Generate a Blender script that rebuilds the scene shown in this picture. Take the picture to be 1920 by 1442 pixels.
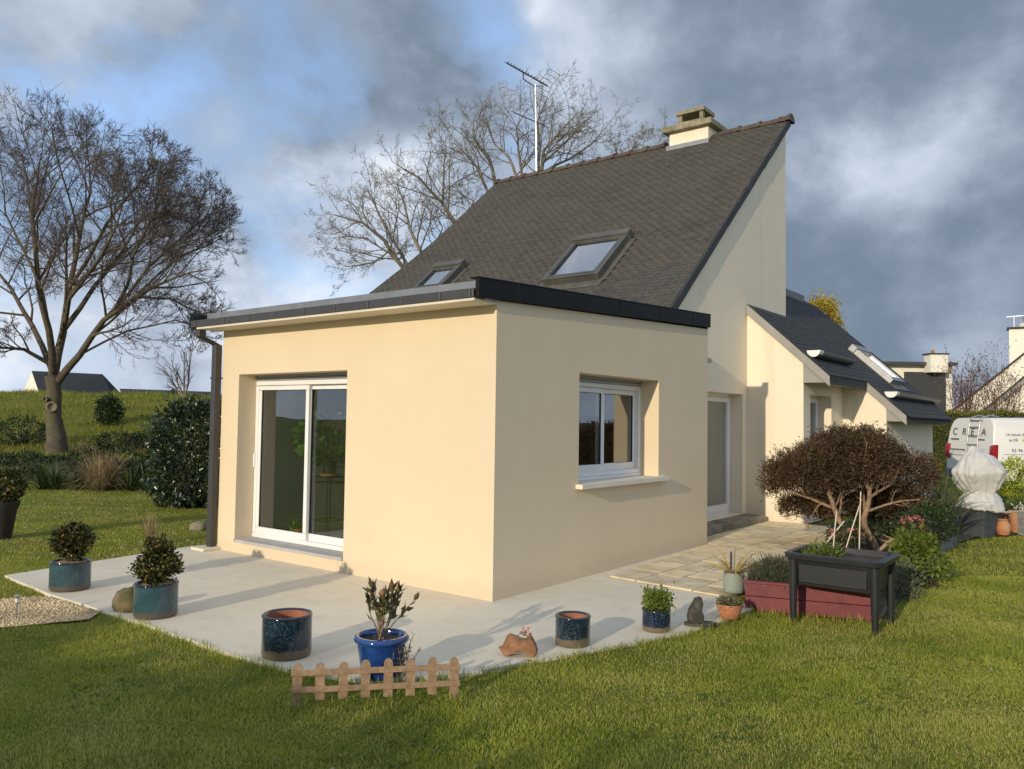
import bpy, math, random
import numpy as np
from mathutils import Matrix, Vector
for _o in list(bpy.data.objects): bpy.data.objects.remove(_o)
SC = bpy.context.scene
COL = SC.collection
rnd = random.Random(7)
RG = np.random.default_rng(11)
PI = math.pi
# ------------------------------------------------------------------ camera
PW, PH, FPX = 1920, 1442, 1512.24
_psi, _th, _ro = 0.659368061, 0.0447437036, 0.0142355426
FWD = np.array([math.cos(_psi)*math.cos(_th), math.sin(_psi)*math.cos(_th), math.sin(_th)])
_r0 = np.array([math.sin(_psi), -math.cos(_psi), 0.0]); _u0 = np.cross(_r0, FWD)
RT = math.cos(_ro)*_r0 + math.sin(_ro)*_u0
UP = -math.sin(_ro)*_r0 + math.cos(_ro)*_u0
CAM = np.array([-5.777, -4.667, 1.65])
cd = bpy.data.cameras.new('camera'); cam = bpy.data.objects.new('camera', cd); COL.objects.link(cam)
cd.sensor_fit = 'HORIZONTAL'; cd.sensor_width = 36.0; cd.lens = FPX/PW*36.0
cd.clip_start = 0.05; cd.clip_end = 3000
cam.matrix_world = Matrix(((RT[0], UP[0], -FWD[0], CAM[0]), (RT[1], UP[1], -FWD[1], CAM[1]), (RT[2], UP[2], -FWD[2], CAM[2]), (0, 0, 0, 1)))
SC.camera = cam
SC.render.resolution_x, SC.render.resolution_y = 1024, 769
def ray(x, y): return FWD + RT*(x-PW/2)/FPX - UP*(y-PH/2)/FPX
def at(x, y, d): return CAM + ray(x, y)*d                       # point at depth d
def onz(x, y, z=0.0): d = ray(x, y); return CAM + d*((z-CAM[2])/d[2])
def onx(x, y, X): d = ray(x, y); return CAM + d*((X-CAM[0])/d[0])
def ony(x, y, Y): d = ray(x, y); return CAM + d*((Y-CAM[1])/d[1])
def nrm(v): v = np.asarray(v, float); return v/np.linalg.norm(v)
# ------------------------------------------------------------------ light
SUN_AZ, SUN_EL = math.radians(6.2), math.radians(14.2)           # direction of travel seen from above, elevation
travel = Vector((math.cos(SUN_AZ)*math.cos(SUN_EL), math.sin(SUN_AZ)*math.cos(SUN_EL), -math.sin(SUN_EL)))
sd = bpy.data.lights.new('sun', 'SUN'); sd.energy = 2.0; sd.angle = math.radians(0.55); sd.color = (1.0, 0.87, 0.67)
sun = bpy.data.objects.new('sun', sd); COL.objects.link(sun); sun.rotation_euler = travel.to_track_quat('-Z', 'Y').to_euler()
sun.location = (-20, -5, 12)
SC.view_settings.view_transform = 'Standard'; SC.view_settings.look = 'None'
SC.view_settings.exposure = 0.72; SC.view_settings.gamma = 1.0
# ------------------------------------------------------------------ node helpers
class NT:
    def __init__(s, tree): s.t = tree; s.n = tree.nodes; s.l = tree.links
    def add(s, typ, **kw):
        nd = s.n.new(typ)
        for k, v in kw.items():
            if k.startswith('_'): setattr(nd, k[1:], v)
        return nd
    def link(s, a, b): s.l.new(a, b)
    def put(s, sock, v):
        if hasattr(v, 'is_linked') or isinstance(v, bpy.types.NodeSocket): s.l.new(v, sock)
        else: sock.default_value = v
    def math(s, op, a, b=0.0, c=0.0, clamp=False):
        nd = s.n.new('ShaderNodeMath'); nd.operation = op; nd.use_clamp = clamp
        for i, v in enumerate((a, b, c)): s.put(nd.inputs[i], v)
        return nd.outputs[0]
    def vmath(s, op, a, b=(0, 0, 0), scale=None):
        nd = s.n.new('ShaderNodeVectorMath'); nd.operation = op
        s.put(nd.inputs[0], a); s.put(nd.inputs[1], b)
        if scale is not None: s.put(nd.inputs['Scale'], scale)
        return nd.outputs['Value'] if op in ('DOT_PRODUCT', 'LENGTH') else nd.outputs[0]
    def noise(s, vec, scale, detail=4, rough=0.55, dist=0.0):
        nd = s.n.new('ShaderNodeTexNoise'); s.put(nd.inputs['Vector'], vec)
        nd.inputs['Scale'].default_value = scale; nd.inputs['Detail'].default_value = detail
        nd.inputs['Roughness'].default_value = rough; nd.inputs['Distortion'].default_value = dist
        return nd.outputs['Fac'], nd.outputs['Color']
    def ramp(s, f, a, b, lo=0.0, hi=1.0, smooth=True):
        nd = s.n.new('ShaderNodeMapRange'); nd.interpolation_type = 'SMOOTHSTEP' if smooth else 'LINEAR'
        s.put(nd.inputs['Value'], f); s.put(nd.inputs['From Min'], a); s.put(nd.inputs['From Max'], b)
        s.put(nd.inputs['To Min'], lo); s.put(nd.inputs['To Max'], hi)
        return nd.outputs[0]
    def mix(s, f, a, b, mode='MIX'):
        nd = s.n.new('ShaderNodeMix'); nd.data_type = 'RGBA'; nd.blend_type = mode
        s.put(nd.inputs['Factor'], f)
        for sock, v in ((nd.inputs[6], a), (nd.inputs[7], b)):
            if isinstance(v, tuple) and len(v) == 3: v = v + (1.0,)
            s.put(sock, v)
        return nd.outputs[2]
# ------------------------------------------------------------------ world: blue sky with broken storm cloud
world = bpy.data.worlds.new('World'); SC.world = world; world.use_nodes = True
w = NT(world.node_tree); w.n.clear()
wout = w.add('ShaderNodeOutputWorld'); bg = w.add('ShaderNodeBackground')
sky = w.add('ShaderNodeTexSky'); sky.sky_type = 'NISHITA'; sky.sun_disc = False
sky.sun_elevation = SUN_EL; sky.sun_rotation = math.atan2(-travel.x, -travel.y)
sky.air_density = 1.0; sky.dust_density = 0.6; sky.ozone_density = 1.6
bg.inputs['Strength'].default_value = 0.15
tc = w.add('ShaderNodeTexCoord'); N = tc.outputs['Generated']
sep = w.add('ShaderNodeSeparateXYZ'); w.link(N, sep.inputs[0])
zz = w.math('MAXIMUM', sep.outputs['Z'], 0.0)
# cloud banks lie flatter than they are wide
flat = w.add('ShaderNodeCombineXYZ'); w.link(sep.outputs['X'], flat.inputs[0]); w.link(sep.outputs['Y'], flat.inputs[1]); w.link(w.math('MULTIPLY', sep.outputs['Z'], 1.35), flat.inputs[2])
FL = flat.outputs[0]
n0, c0 = w.noise(w.vmath('ADD', FL, (1.7, 5.2, 0.3)), 2.3, 4, 0.5, 0.2)
n1, c1 = w.noise(FL, 2.6, 9, 0.55, 0.15)
n2, c2 = w.noise(w.vmath('ADD', FL, (7.3, 2.1, 4.4)), 5.6, 10, 0.57, 0.0)
n3, c3 = w.noise(w.vmath('ADD', N, (3.1, 0.4, 1.4)), 3.2, 8, 0.5, 0.1)
# ragged direction for the individual cloud banks
wob = w.vmath('SCALE', w.vmath('SUBTRACT', c3, (0.5, 0.5, 0.5)), scale=0.30)
wob2 = w.vmath('SCALE', w.vmath('SUBTRACT', c2, (0.5, 0.5, 0.5)), scale=0.16)
ND = w.vmath('NORMALIZE', w.vmath('ADD', w.vmath('ADD', N, wob), wob2))
def lobe(px, py, r):
    d = nrm(ray(px, py)); dp = w.vmath('DOT_PRODUCT', ND, tuple(d))
    return w.math('POWER', w.math('MAXIMUM', dp, 0.0), 0.7/(1-math.cos(math.radians(r))))
def total(ls):
    acc = None
    for f, k in ls:
        t = w.math('MULTIPLY', f, k); acc = t if acc is None else w.math('ADD', acc, t)
    return acc
# coverage (1 = cloud), brightness (0 storm grey, 1 white)
cov = w.math('ADD', w.math('ADD', w.ramp(n1, 0.36, 0.56, 0.0, 1.1), w.ramp(n2, 0.3, 0.7, -0.35, 0.35)), total([
    (lobe(330, 210, 6), -0.40), (lobe(600, 360, 6), -1.0), (lobe(40, 200, 5), -0.35), (lobe(900, 130, 4), -0.7), (lobe(1090, 300, 5), -0.5), (lobe(150, 600, 5), -0.3),
    (lobe(1560, 80, 17), 1.1), (lobe(500, -20, 12), 0.8), (lobe(740, 190, 6), 0.6),
    (lobe(560, 550, 6), 1.0), (lobe(690, 280, 3), 0.8), (lobe(1640, 370, 9), 1.0), (lobe(1680, 570, 12), 1.0),
    (lobe(480, 320, 5), 0.6), (lobe(1000, 90, 5), 0.5)]), clamp=True)
bri = w.math('ADD', w.math('ADD', w.ramp(n0, 0.34, 0.66, -0.30, 0.34), w.ramp(n2, 0.28, 0.72, -0.34, 0.44)), total([
    (lobe(1620, 360, 4), 0.45), (lobe(1780, 390, 4), 0.5), (lobe(1500, 310, 4), 0.3), (lobe(560, 550, 4), 0.75), (lobe(690, 275, 3), 0.7), (lobe(250, 560, 7), 0.1), (lobe(1080, 110, 5), 0.5), (lobe(230, 110, 6), 0.25), (lobe(1740, 690, 3), 0.3),
    (lobe(1600, 100, 15), -0.75), (lobe(480, 0, 12), -0.40), (lobe(680, 200, 4), -0.25), (lobe(840, 40, 5), -0.2), (lobe(1640, 590, 11), -0.45), (lobe(1850, 520, 6), -0.4), (lobe(470, 320, 4), -0.5)]))
bri = w.ramp(w.math('SUBTRACT', bri, 0.06), -0.95, 1.25, 0.0, 1.0)
ccol = w.mix(w.ramp(bri, 0.0, 0.5, 0, 1, False), (0.78, 1.02, 1.36), (2.25, 2.60, 3.15))
ccol = w.mix(w.ramp(bri, 0.45, 1.0), ccol, (4.4, 4.5, 4.7))
blue = w.mix(0.7, sky.outputs[0], (1.65, 2.55, 4.3))
w.link(w.mix(cov, blue, ccol), bg.inputs['Color']); w.link(bg.outputs[0], wout.inputs[0])
# ------------------------------------------------------------------ materials
MATS = {}
def newmat(name):
    m = bpy.data.materials.new(name); m.use_nodes = True; t = NT(m.node_tree); t.n.clear()
    out = t.add('ShaderNodeOutputMaterial'); b = t.add('ShaderNodeBsdfPrincipled'); t.link(b.outputs[0], out.inputs[0])
    MATS[name] = m; return m, t, b, out
def setc(t, b, c):
    if isinstance(c, tuple): b.inputs['Base Color'].default_value = (c[0], c[1], c[2], 1)
    else: t.link(c, b.inputs['Base Color'])
def bump(t, b, h, strength=0.3, dist=0.01):
    nd = t.add('ShaderNodeBump'); nd.inputs['Strength'].default_value = strength; nd.inputs['Distance'].default_value = dist
    t.link(h, nd.inputs['Height']); t.link(nd.outputs[0], b.inputs['Normal'])
def simple(name, c, rough=0.6, var=0.15, scale=6.0, bmp=0.0, bscale=40.0, metal=0.0, spec=0.5, coat=0.0, c2=None, f2=(0.45, 0.7), s2=2.0):
    """colour with two scales of mottling, an optional second colour in patches, fine relief"""
    m, t, b, out = newmat(name)
    P = t.add('ShaderNodeNewGeometry').outputs['Position']
    f, _ = t.noise(P, scale, 6, 0.6)
    lo = tuple(x*(1-var) for x in c); hi = tuple(min(1, x*(1+var)) for x in c)
    col = t.mix(t.ramp(f, 0.25, 0.75), lo, hi)
    if c2 is not None:
        g, _ = t.noise(P, s2, 7, 0.65, 0.3); col = t.mix(t.ramp(g, f2[0], f2[1]), col, c2)
    setc(t, b, col); b.inputs['Roughness'].default_value = rough; b.inputs['Metallic'].default_value = metal
    b.inputs['Specular IOR Level'].default_value = spec; b.inputs['Coat Weight'].default_value = coat
    if bmp: h, _ = t.noise(P, bscale, 5, 0.6); bump(t, b, h, bmp, 0.006)
    return m
def foliage(name, cols, rough=0.5, trans=0.25, spec=0.4):
    """leaf colour picked per leaf, some light through the leaf"""
    m, t, b, out = newmat(name)
    geo = t.add('ShaderNodeNewGeometry'); r = geo.outputs['Random Per Island']
    cr = t.add('ShaderNodeValToRGB'); el = cr.color_ramp.elements
    while len(el) < len(cols): el.new(0.5)
    for i, c in enumerate(cols): el[i].position = i/(len(cols)-1); el[i].color = (*c, 1)
    t.link(r, cr.inputs[0]); P = geo.outputs['Position']; f, _ = t.noise(P, 2.2, 3)
    col = t.mix(1.0, cr.outputs[0], t.mix(t.ramp(f, 0.3, 0.7), (0.78, 0.78, 0.78), (1.2, 1.2, 1.15)), 'MULTIPLY')
    t.link(col, b.inputs['Base Color']); b.inputs['Roughness'].default_value = rough; b.inputs['Specular IOR Level'].default_value = spec
    tr = t.add('ShaderNodeBsdfTranslucent'); t.link(col, tr.inputs[0])
    mx = t.add('ShaderNodeMixShader'); mx.inputs[0].default_value = trans
    t.link(b.outputs[0], mx.inputs[1]); t.link(tr.outputs[0], mx.inputs[2]); t.link(mx.outputs[0], out.inputs[0])
    return m
# ------------------------------------------------------------------ mesh helpers
WLOC = {}
class MB:
    def __init__(s): s.v = []; s.f = []; s.fm = []; s.mi = 0
    def quad(s, a, b, c, d): n = len(s.v); s.v += [tuple(a), tuple(b), tuple(c), tuple(d)]; s.f.append((n, n+1, n+2, n+3)); s.fm.append(s.mi)
    def poly(s, pts): n = len(s.v); s.v += [tuple(p) for p in pts]; s.f.append(tuple(range(n, n+len(pts)))); s.fm.append(s.mi)
    def box(s, x0, x1, y0, y1, z0, z1):
        x0, x1 = min(x0, x1), max(x0, x1); y0, y1 = min(y0, y1), max(y0, y1); z0, z1 = min(z0, z1), max(z0, z1)
        s.hexa([(x0, y0, z0), (x1, y0, z0), (x1, y1, z0), (x0, y1, z0)], [(x0, y0, z1), (x1, y0, z1), (x1, y1, z1), (x0, y1, z1)]); return s
    def hexa(s, lo, hi):
        n = len(s.v); k = len(lo); s.v += [tuple(p) for p in lo] + [tuple(p) for p in hi]
        fs = [tuple(reversed(range(n, n+k))), tuple(range(n+k, n+2*k))] + [(n+i, n+(i+1) % k, n+k+(i+1) % k, n+k+i) for i in range(k)]
        s.f += fs; s.fm += [s.mi]*len(fs); return s
    def prism(s, pts, ext):
        """closed outline (counter-clockwise seen against ext) pushed along ext"""
        e = np.array(ext, float); return s.hexa([np.array(p, float) for p in pts], [np.array(p, float)+e for p in pts])
    def obox(s, c, ax, ay, az, hx, hy, hz):
        c = np.array(c, float); ax, ay, az = [np.array(a, float) for a in (ax, ay, az)]
        P = lambda i, j, k: c+ax*hx*i+ay*hy*j+az*hz*k
        return s.hexa([P(-1, -1, -1), P(1, -1, -1), P(1, 1, -1), P(-1, 1, -1)], [P(-1, -1, 1), P(1, -1, 1), P(1, 1, 1), P(-1, 1, 1)])
    def bar(s, a, b, wd, ht, up=(0, 0, 1)):
        a = np.array(a, float); b = np.array(b, float); d = b-a; L = np.linalg.norm(d); d = d/L
        x = np.cross(d, up); x = x/np.linalg.norm(x); z = np.cross(x, d)
        return s.obox((a+b)/2, d, x, z, L/2, wd/2, ht/2)
    def tube(s, pts, r, seg=8, cap=True):
        pts = [np.array(p, float) for p in pts]; n = len(pts); rr = r if hasattr(r, '__len__') else [r]*n
        base = len(s.v); ref = None
        for i, p in enumerate(pts):
            t = pts[min(i+1, n-1)]-pts[max(i-1, 0)]; t = t/(np.linalg.norm(t)+1e-12)
            if ref is None: ref = np.array((1., 0, 0)) if abs(t[0]) < .8 else np.array((0, 1., 0))
            x = np.cross(t, ref); x /= np.linalg.norm(x)+1e-12; y = np.cross(t, x); ref = np.cross(x, t)
            for k in range(seg):
                a = 2*PI*k/seg; s.v.append(tuple(p+(x*math.cos(a)+y*math.sin(a))*rr[i]))
        for i in range(n-1):
            for k in range(seg):
                a = base+i*seg+k; b = base+i*seg+(k+1) % seg
                s.f.append((a, b, b+seg, a+seg)); s.fm.append(s.mi)
        if cap:
            s.f.append(tuple(reversed(range(base, base+seg)))); s.f.append(tuple(range(base+(n-1)*seg, base+n*seg))); s.fm += [s.mi]*2
        return s
    def lathe(s, prof, c=(0, 0, 0), seg=40, wob=0.0, cap=True):
        base = len(s.v); n = len(prof)
        for r, z in prof:
            for k in range(seg):
                a = 2*PI*k/seg; q = 1+wob*math.sin(3*a+z*9); s.v.append((c[0]+r*q*math.cos(a), c[1]+r*q*math.sin(a), c[2]+z))
        for i in range(n-1):
            for k in range(seg):
                a = base+i*seg+k; b = base+i*seg+(k+1) % seg; s.f.append((a, b, b+seg, a+seg)); s.fm.append(s.mi)
        if cap:
            s.f.append(tuple(reversed(range(base, base+seg)))); s.fm += [s.mi]
            if cap is True: s.f.append(tuple(range(base+(n-1)*seg, base+n*seg))); s.fm += [s.mi]
        return s
    def xf(s, M):
        s.v = [tuple(M @ Vector(p)) for p in s.v]; return s
def bevel_mesh(me, width, seg=2):
    import bmesh
    bm = bmesh.new(); bm.from_mesh(me); bmesh.ops.remove_doubles(bm, verts=bm.verts, dist=1e-5)
    ed = [e for e in bm.edges if len(e.link_faces) == 2 and e.calc_face_angle(0) > 0.5]
    bmesh.ops.bevel(bm, geom=ed, offset=width, segments=seg, affect='EDGES', profile=0.5, clamp_overlap=True)
    bm.to_mesh(me); bm.free()
def link(o, parent=None):
    COL.objects.link(o)
    if parent is not None: o.parent = parent
    return o
def setp(o, label=None, cat=None, group=None, kind=None):
    for k, v in (('label', label), ('category', cat), ('group', group), ('kind', kind)):
        if v: o[k] = v
    return o
def build(mb, name, mat, parent=None, smooth=False, bev=0.0, label=None, cat=None, group=None, kind=None, loc=None):
    """one mesh object; vertices are given in world space"""
    off = np.zeros(3) if parent is None and loc is None else np.array(WLOC[parent.name] if parent is not None else loc, float)
    me = bpy.data.meshes.new(name)
    me.from_pydata([tuple(np.array(v)-off) for v in mb.v], [], mb.f)
    ms = mat if isinstance(mat, (list, tuple)) else [mat]
    for m in ms: me.materials.append(MATS[m] if isinstance(m, str) else m)
    if len(ms) > 1: me.polygons.foreach_set('material_index', mb.fm)
    if bev: bevel_mesh(me, bev)
    return finish(me, name, parent, smooth, off, loc, label, cat, group, kind)
def finish(me, name, parent, smooth, off, loc, label, cat, group, kind):
    if smooth:
        me.polygons.foreach_set('use_smooth', [True]*len(me.polygons))
        if smooth == 'auto':
            try: me.set_sharp_from_angle(angle=math.radians(40))
            except Exception: pass
    me.update()
    o = bpy.data.objects.new(name, me); link(o, parent)
    if parent is None and loc is not None: o.location = loc
    WLOC[o.name] = tuple(off)
    return setp(o, label, cat, group, kind)
def buildnp(V, F, name, mat, parent=None, smooth=False, loc=None, label=None, cat=None, group=None, kind=None, col=None):
    """fast mesh from arrays: V (n,3), F (m,k) all faces of k corners"""
    off = np.zeros(3) if parent is None and loc is None else np.array(WLOC[parent.name] if parent is not None else loc, float)
    V = np.asarray(V, np.float32)-off.astype(np.float32); F = np.asarray(F, np.int32); k = F.shape[1]
    me = bpy.data.meshes.new(name); me.vertices.add(len(V)); me.vertices.foreach_set('co', V.ravel())
    me.loops.add(F.size); me.loops.foreach_set('vertex_index', F.ravel())
    me.polygons.add(len(F)); me.polygons.foreach_set('loop_start', np.arange(len(F), dtype=np.int32)*k)
    me.materials.append(MATS[mat] if isinstance(mat, str) else mat)
    if col is not None:
        a = me.color_attributes.new('tint', 'FLOAT_COLOR', 'POINT'); a.data.foreach_set('color', np.asarray(col, np.float32).ravel())
    me.update(calc_edges=True); me.validate()
    return finish(me, name, parent, smooth, off, loc, label, cat, group, kind)
def empty(name, loc, label=None, cat=None, group=None):
    o = bpy.data.objects.new(name, None); o.empty_display_size = 0.1; link(o); o.location = tuple(loc); WLOC[o.name] = tuple(loc)
    return setp(o, label, cat, group)
# leaves as folded blades, all vectorised
def unit(a): return a/(np.linalg.norm(a, axis=-1, keepdims=True)+1e-9)
def leafarrays(P, D, L, Wd, fold=0.25, rg=RG, wide=0.45):
    n = len(P); L = np.broadcast_to(L, (n,)).reshape(-1, 1); Wd = np.broadcast_to(Wd, (n,)).reshape(-1, 1)
    D = unit(D); R = rg.normal(size=(n, 3)); S = unit(np.cross(D, R)); Nn = np.cross(S, D)
    mid = P+D*L*wide
    V = np.stack([P, mid+S*Wd*.5+Nn*Wd*fold, P+D*L, mid-S*Wd*.5+Nn*Wd*fold], 1).reshape(-1, 3)
    b = np.arange(n)[:, None]*4
    F = np.concatenate([b+np.array([[0, 1, 2]]), b+np.array([[0, 2, 3]])], 1).reshape(-1, 3)
    return V, F
def tubearrays(polys, sides=4):
    """many polylines [(pts, radii)] to one tube mesh"""
    by = {}
    for p, r in polys: by.setdefault(len(p), []).append((p, r))
    VV = []; FF = []; base = 0
    for K, lst in by.items():
        P = np.array([a for a, _ in lst], float); R = np.array([b for _, b in lst], float); n = len(lst)
        T = np.empty_like(P); T[:, 1:-1] = P[:, 2:]-P[:, :-2]; T[:, 0] = P[:, 1]-P[:, 0]; T[:, -1] = P[:, -1]-P[:, -2]; T = unit(T)
        A = unit(P[:, -1]-P[:, 0]); ref = np.where(np.abs(A[:, 2:3]) < .8, np.array([[0, 0, 1.]]), np.array([[1., 0, 0]]))[:, None, :]
        X = unit(np.cross(T, ref)); Y = np.cross(T, X)
        ang = np.arange(sides)*2*PI/sides
        ring = P[:, :, None, :]+R[:, :, None, None]*(X[:, :, None, :]*np.cos(ang)[None, None, :, None]+Y[:, :, None, :]*np.sin(ang)[None, None, :, None])
        VV.append(ring.reshape(-1, 3))
        i = np.arange(n)[:, None, None]*K*sides; j = np.arange(K-1)[None, :, None]*sides; k = np.arange(sides)[None, None, :]; k2 = (k+1) % sides
        a = i+j+k; b = i+j+k2
        FF.append((np.stack([a, b, b+sides, a+sides], -1)+base).reshape(-1, 4)); base += n*K*sides
    return np.concatenate(VV), np.concatenate(FF)
def merge(parts):
    V = []; F = []; b = 0
    for v, f in parts: V.append(v); F.append(np.asarray(f)+b); b += len(v)
    return np.concatenate(V), np.concatenate(F)
# ------------------------------------------------------------------ the materials of the place
def render_mat(name, c, stain, streak=0.35, bmp=0.25):
    """scraped render on a wall: slow mottling, rain streaks running down, sandy relief"""
    m, t, b, out = newmat(name)
    P = t.add('ShaderNodeNewGeometry').outputs['Position']
    f, _ = t.noise(P, 1.3, 5, 0.6); col = t.mix(t.ramp(f, 0.25, 0.75), tuple(x*0.975 for x in c), tuple(min(1, x*1.02) for x in c))
    mp = t.add('ShaderNodeMapping'); t.link(P, mp.inputs[0]); mp.inputs['Scale'].default_value = (1.7, 1.7, 0.13)
    g, _ = t.noise(mp.outputs[0], 1.6, 6, 0.65, 0.2); col = t.mix(t.math('MULTIPLY', t.ramp(g, 0.48, 0.78), streak), col, stain)
    sp, _ = t.noise(P, 38, 2, 0.5); col = t.mix(t.math('MULTIPLY', t.ramp(sp, 0.70, 0.78), 0.25), col, tuple(x*0.6 for x in c))
    sz = t.add('ShaderNodeSeparateXYZ'); t.link(P, sz.inputs[0]); spl, _ = t.noise(P, 5.5, 6, 0.65)
    col = t.mix(t.math('MULTIPLY', t.ramp(t.math('SUBTRACT', sz.outputs['Z'], t.math('MULTIPLY', spl, 0.28)), 0.10, -0.12), 0.22), col, tuple(x*0.66 for x in stain))     # soil splashed up the foot of the wall
    setc(t, b, col); b.inputs['Roughness'].default_value = 0.93; b.inputs['Specular IOR Level'].default_value = 0.2
    h, _ = t.noise(P, 260, 3, 0.7); h2, _ = t.noise(P, 7, 4, 0.5); bump(t, b, t.math('ADD', h, t.math('MULTIPLY', h2, 1.2)), bmp, 0.003)
render_mat('render_new', (0.720, 0.590, 0.405), (0.62, 0.50, 0.36), 0.06, 0.10)
render_mat('render_old', (0.82, 0.725, 0.555), (0.55, 0.45, 0.34), 0.28, 0.15)
render_mat('render_white', (0.80, 0.76, 0.64), (0.6, 0.55, 0.45), 0.2)
def concrete():
    m, t, b, out = newmat('concrete')
    P = t.add('ShaderNodeNewGeometry').outputs['Position']
    f, _ = t.noise(P, 0.9, 7, 0.62, 0.3); g, _ = t.noise(P, 6, 6, 0.65); k, _ = t.noise(P, 90, 3, 0.6)
    col = t.mix(t.ramp(f, 0.3, 0.7), (0.67, 0.60, 0.46), (0.745, 0.67, 0.525))
    col = t.mix(t.math('MULTIPLY', t.ramp(g, 0.46, 0.75), 0.45), col, (0.53, 0.47, 0.36))
    col = t.mix(t.math('MULTIPLY', t.ramp(k, 0.62, 0.72), 0.3), col, (0.33, 0.31, 0.27))
    setc(t, b, col); b.inputs['Roughness'].default_value = 0.85; b.inputs['Specular IOR Level'].default_value = 0.25
    bump(t, b, t.math('ADD', k, t.math('MULTIPLY', g, 1.5)), 0.05, 0.003)
concrete()
def ground_mat():
    m, t, b, out = newmat('turf')
    P = t.add('ShaderNodeNewGeometry').outputs['Position']
    f, _ = t.noise(P, 0.45, 8, 0.62, 0.4); g, _ = t.noise(P, 3.0, 7, 0.7, 0.3); k, _ = t.noise(P, 24, 5, 0.7)
    col = t.mix(t.ramp(f, 0.34, 0.66), (0.10, 0.130, 0.014), (0.19, 0.195, 0.026))
    col = t.mix(t.ramp(g, 0.40, 0.72), col, (0.22, 0.185, 0.042))
    col = t.mix(t.ramp(k, 0.30, 0.75), t.mix(0.55, col, (0.055, 0.070, 0.016)), col)
    setc(t, b, col); b.inputs['Roughness'].default_value = 0.95; b.inputs['Specular IOR Level'].default_value = 0.1
    bump(t, b, t.math('ADD', k, t.math('MULTIPLY', g, 3.0)), 0.35, 0.04)
ground_mat()
def blade_mat(name, a, b_, dry, trans=0.3):
    m, t, b, out = newmat(name)
    geo = t.add('ShaderNodeNewGeometry'); P = geo.outputs['Position']; r = geo.outputs['Random Per Island']
    f, _ = t.noise(P, 1.1, 5, 0.6, 0.3); g, _ = t.noise(P, 5.0, 4, 0.6)
    col = t.mix(t.ramp(t.math('ADD', t.math('MULTIPLY', f, 0.75), t.math('MULTIPLY', g, 0.25)), 0.36, 0.62), a, b_)
    col = t.mix(t.ramp(r, 0.0, 1.0, 0.0, 0.5, False), col, tuple(x*1.25 for x in b_))
    q, _ = t.noise(t.vmath('ADD', P, (4.0, 9.0, 0.0)), 0.9, 5, 0.65)
    col = t.mix(t.math('MULTIPLY', t.ramp(t.math('ADD', t.math('MULTIPLY', r, 0.4), q), 0.60, 0.95), 0.85), col, dry)
    t.link(col, b.inputs['Base Color']); b.inputs['Roughness'].default_value = 0.6; b.inputs['Specular IOR Level'].default_value = 0.25
    tr = t.add('ShaderNodeBsdfTranslucent'); t.link(col, tr.inputs[0]); mx = t.add('ShaderNodeMixShader'); mx.inputs[0].default_value = trans+.1
    t.link(b.outputs[0], mx.inputs[1]); t.link(tr.outputs[0], mx.inputs[2]); t.link(mx.outputs[0], out.inputs[0])
blade_mat('grass_blade', (0.130, 0.195, 0.018), (0.360, 0.390, 0.047), (0.58, 0.51, 0.16))
blade_mat('bank_blade', (0.070, 0.125, 0.012), (0.235, 0.265, 0.028), (0.38, 0.31, 0.09))
def slate_mat(name, base, moss, tint):
    m, t, b, out = newmat(name)
    geo = t.add('ShaderNodeNewGeometry'); P = geo.outputs['Position']; r = geo.outputs['Random Per Island']
    oi = t.add('ShaderNodeObjectInfo').outputs['Random']
    rr = t.math('FRACT', t.math('ADD', r, oi))
    f, _ = t.noise(P, 0.8, 7, 0.65, 0.4); g, _ = t.noise(P, 14, 6, 0.7)
    col = t.mix(rr, tuple(x*0.82 for x in base), tuple(x*1.18 for x in base))
    col = t.mix(t.math('MULTIPLY', t.ramp(t.math('ADD', t.math('MULTIPLY', f, 0.7), t.math('MULTIPLY', g, 0.3)), 0.38, 0.62), tint), col, moss)
    col = t.mix(t.ramp(g, 0.35, 0.7), t.mix(0.35, col, (0.02, 0.02, 0.02)), col)
    setc(t, b, col); b.inputs['Roughness'].default_value = 0.72; b.inputs['Specular IOR Level'].default_value = 0.3
    bump(t, b, g, 0.5, 0.006)
slate_mat('slate_old', (0.077, 0.071, 0.060), (0.094, 0.085, 0.062), 0.65)
slate_mat('slate_dark', (0.050, 0.052, 0.056), (0.06, 0.06, 0.055), 0.4)
simple('under_slate', (0.035, 0.033, 0.03), 0.9)
simple('fascia_black', (0.0085, 0.0085, 0.0095), 0.62, 0.12, 3, 0.05, 90, spec=0.2)
simple('gutter_dark', (0.050, 0.047, 0.045), 0.42, 0.12, 4)
simple('gutter_black', (0.022, 0.023, 0.026), 0.35, 0.15, 4)
simple('zinc', (0.25, 0.255, 0.26), 0.45, 0.12, 5, metal=0.5)
simple('zinc_bright', (0.36, 0.365, 0.365), 0.35, 0.1, 5, metal=0.9)
simple('soffit_grey', (0.30, 0.29, 0.265), 0.7, 0.1, 3)
simple('soffit_cream', (0.66, 0.60, 0.48), 0.8, 0.08, 3)
simple('alu_white', (0.78, 0.775, 0.75), 0.38, 0.03, 3)
simple('alu_grey', (0.33, 0.33, 0.33), 0.45, 0.06, 3)
simple('rubber', (0.012, 0.012, 0.012), 0.7)
simple('sill_stone', (0.72, 0.66, 0.54), 0.8, 0.06, 5, 0.1)
simple('sill_concrete', (0.42, 0.40, 0.39), 0.85, 0.1, 6, 0.1)
simple('step_stone', (0.26, 0.22, 0.16), 0.9, 0.3, 6, 0.5, 30, c2=(0.10, 0.10, 0.05))
simple('ridge_clay', (0.085, 0.052, 0.040), 0.85, 0.3, 9, 0.3, 40, c2=(0.11, 0.10, 0.06))
simple('chimney_cap', (0.27, 0.24, 0.16), 0.95, 0.3, 8, 0.5, 30, c2=(0.13, 0.12, 0.05))
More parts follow.
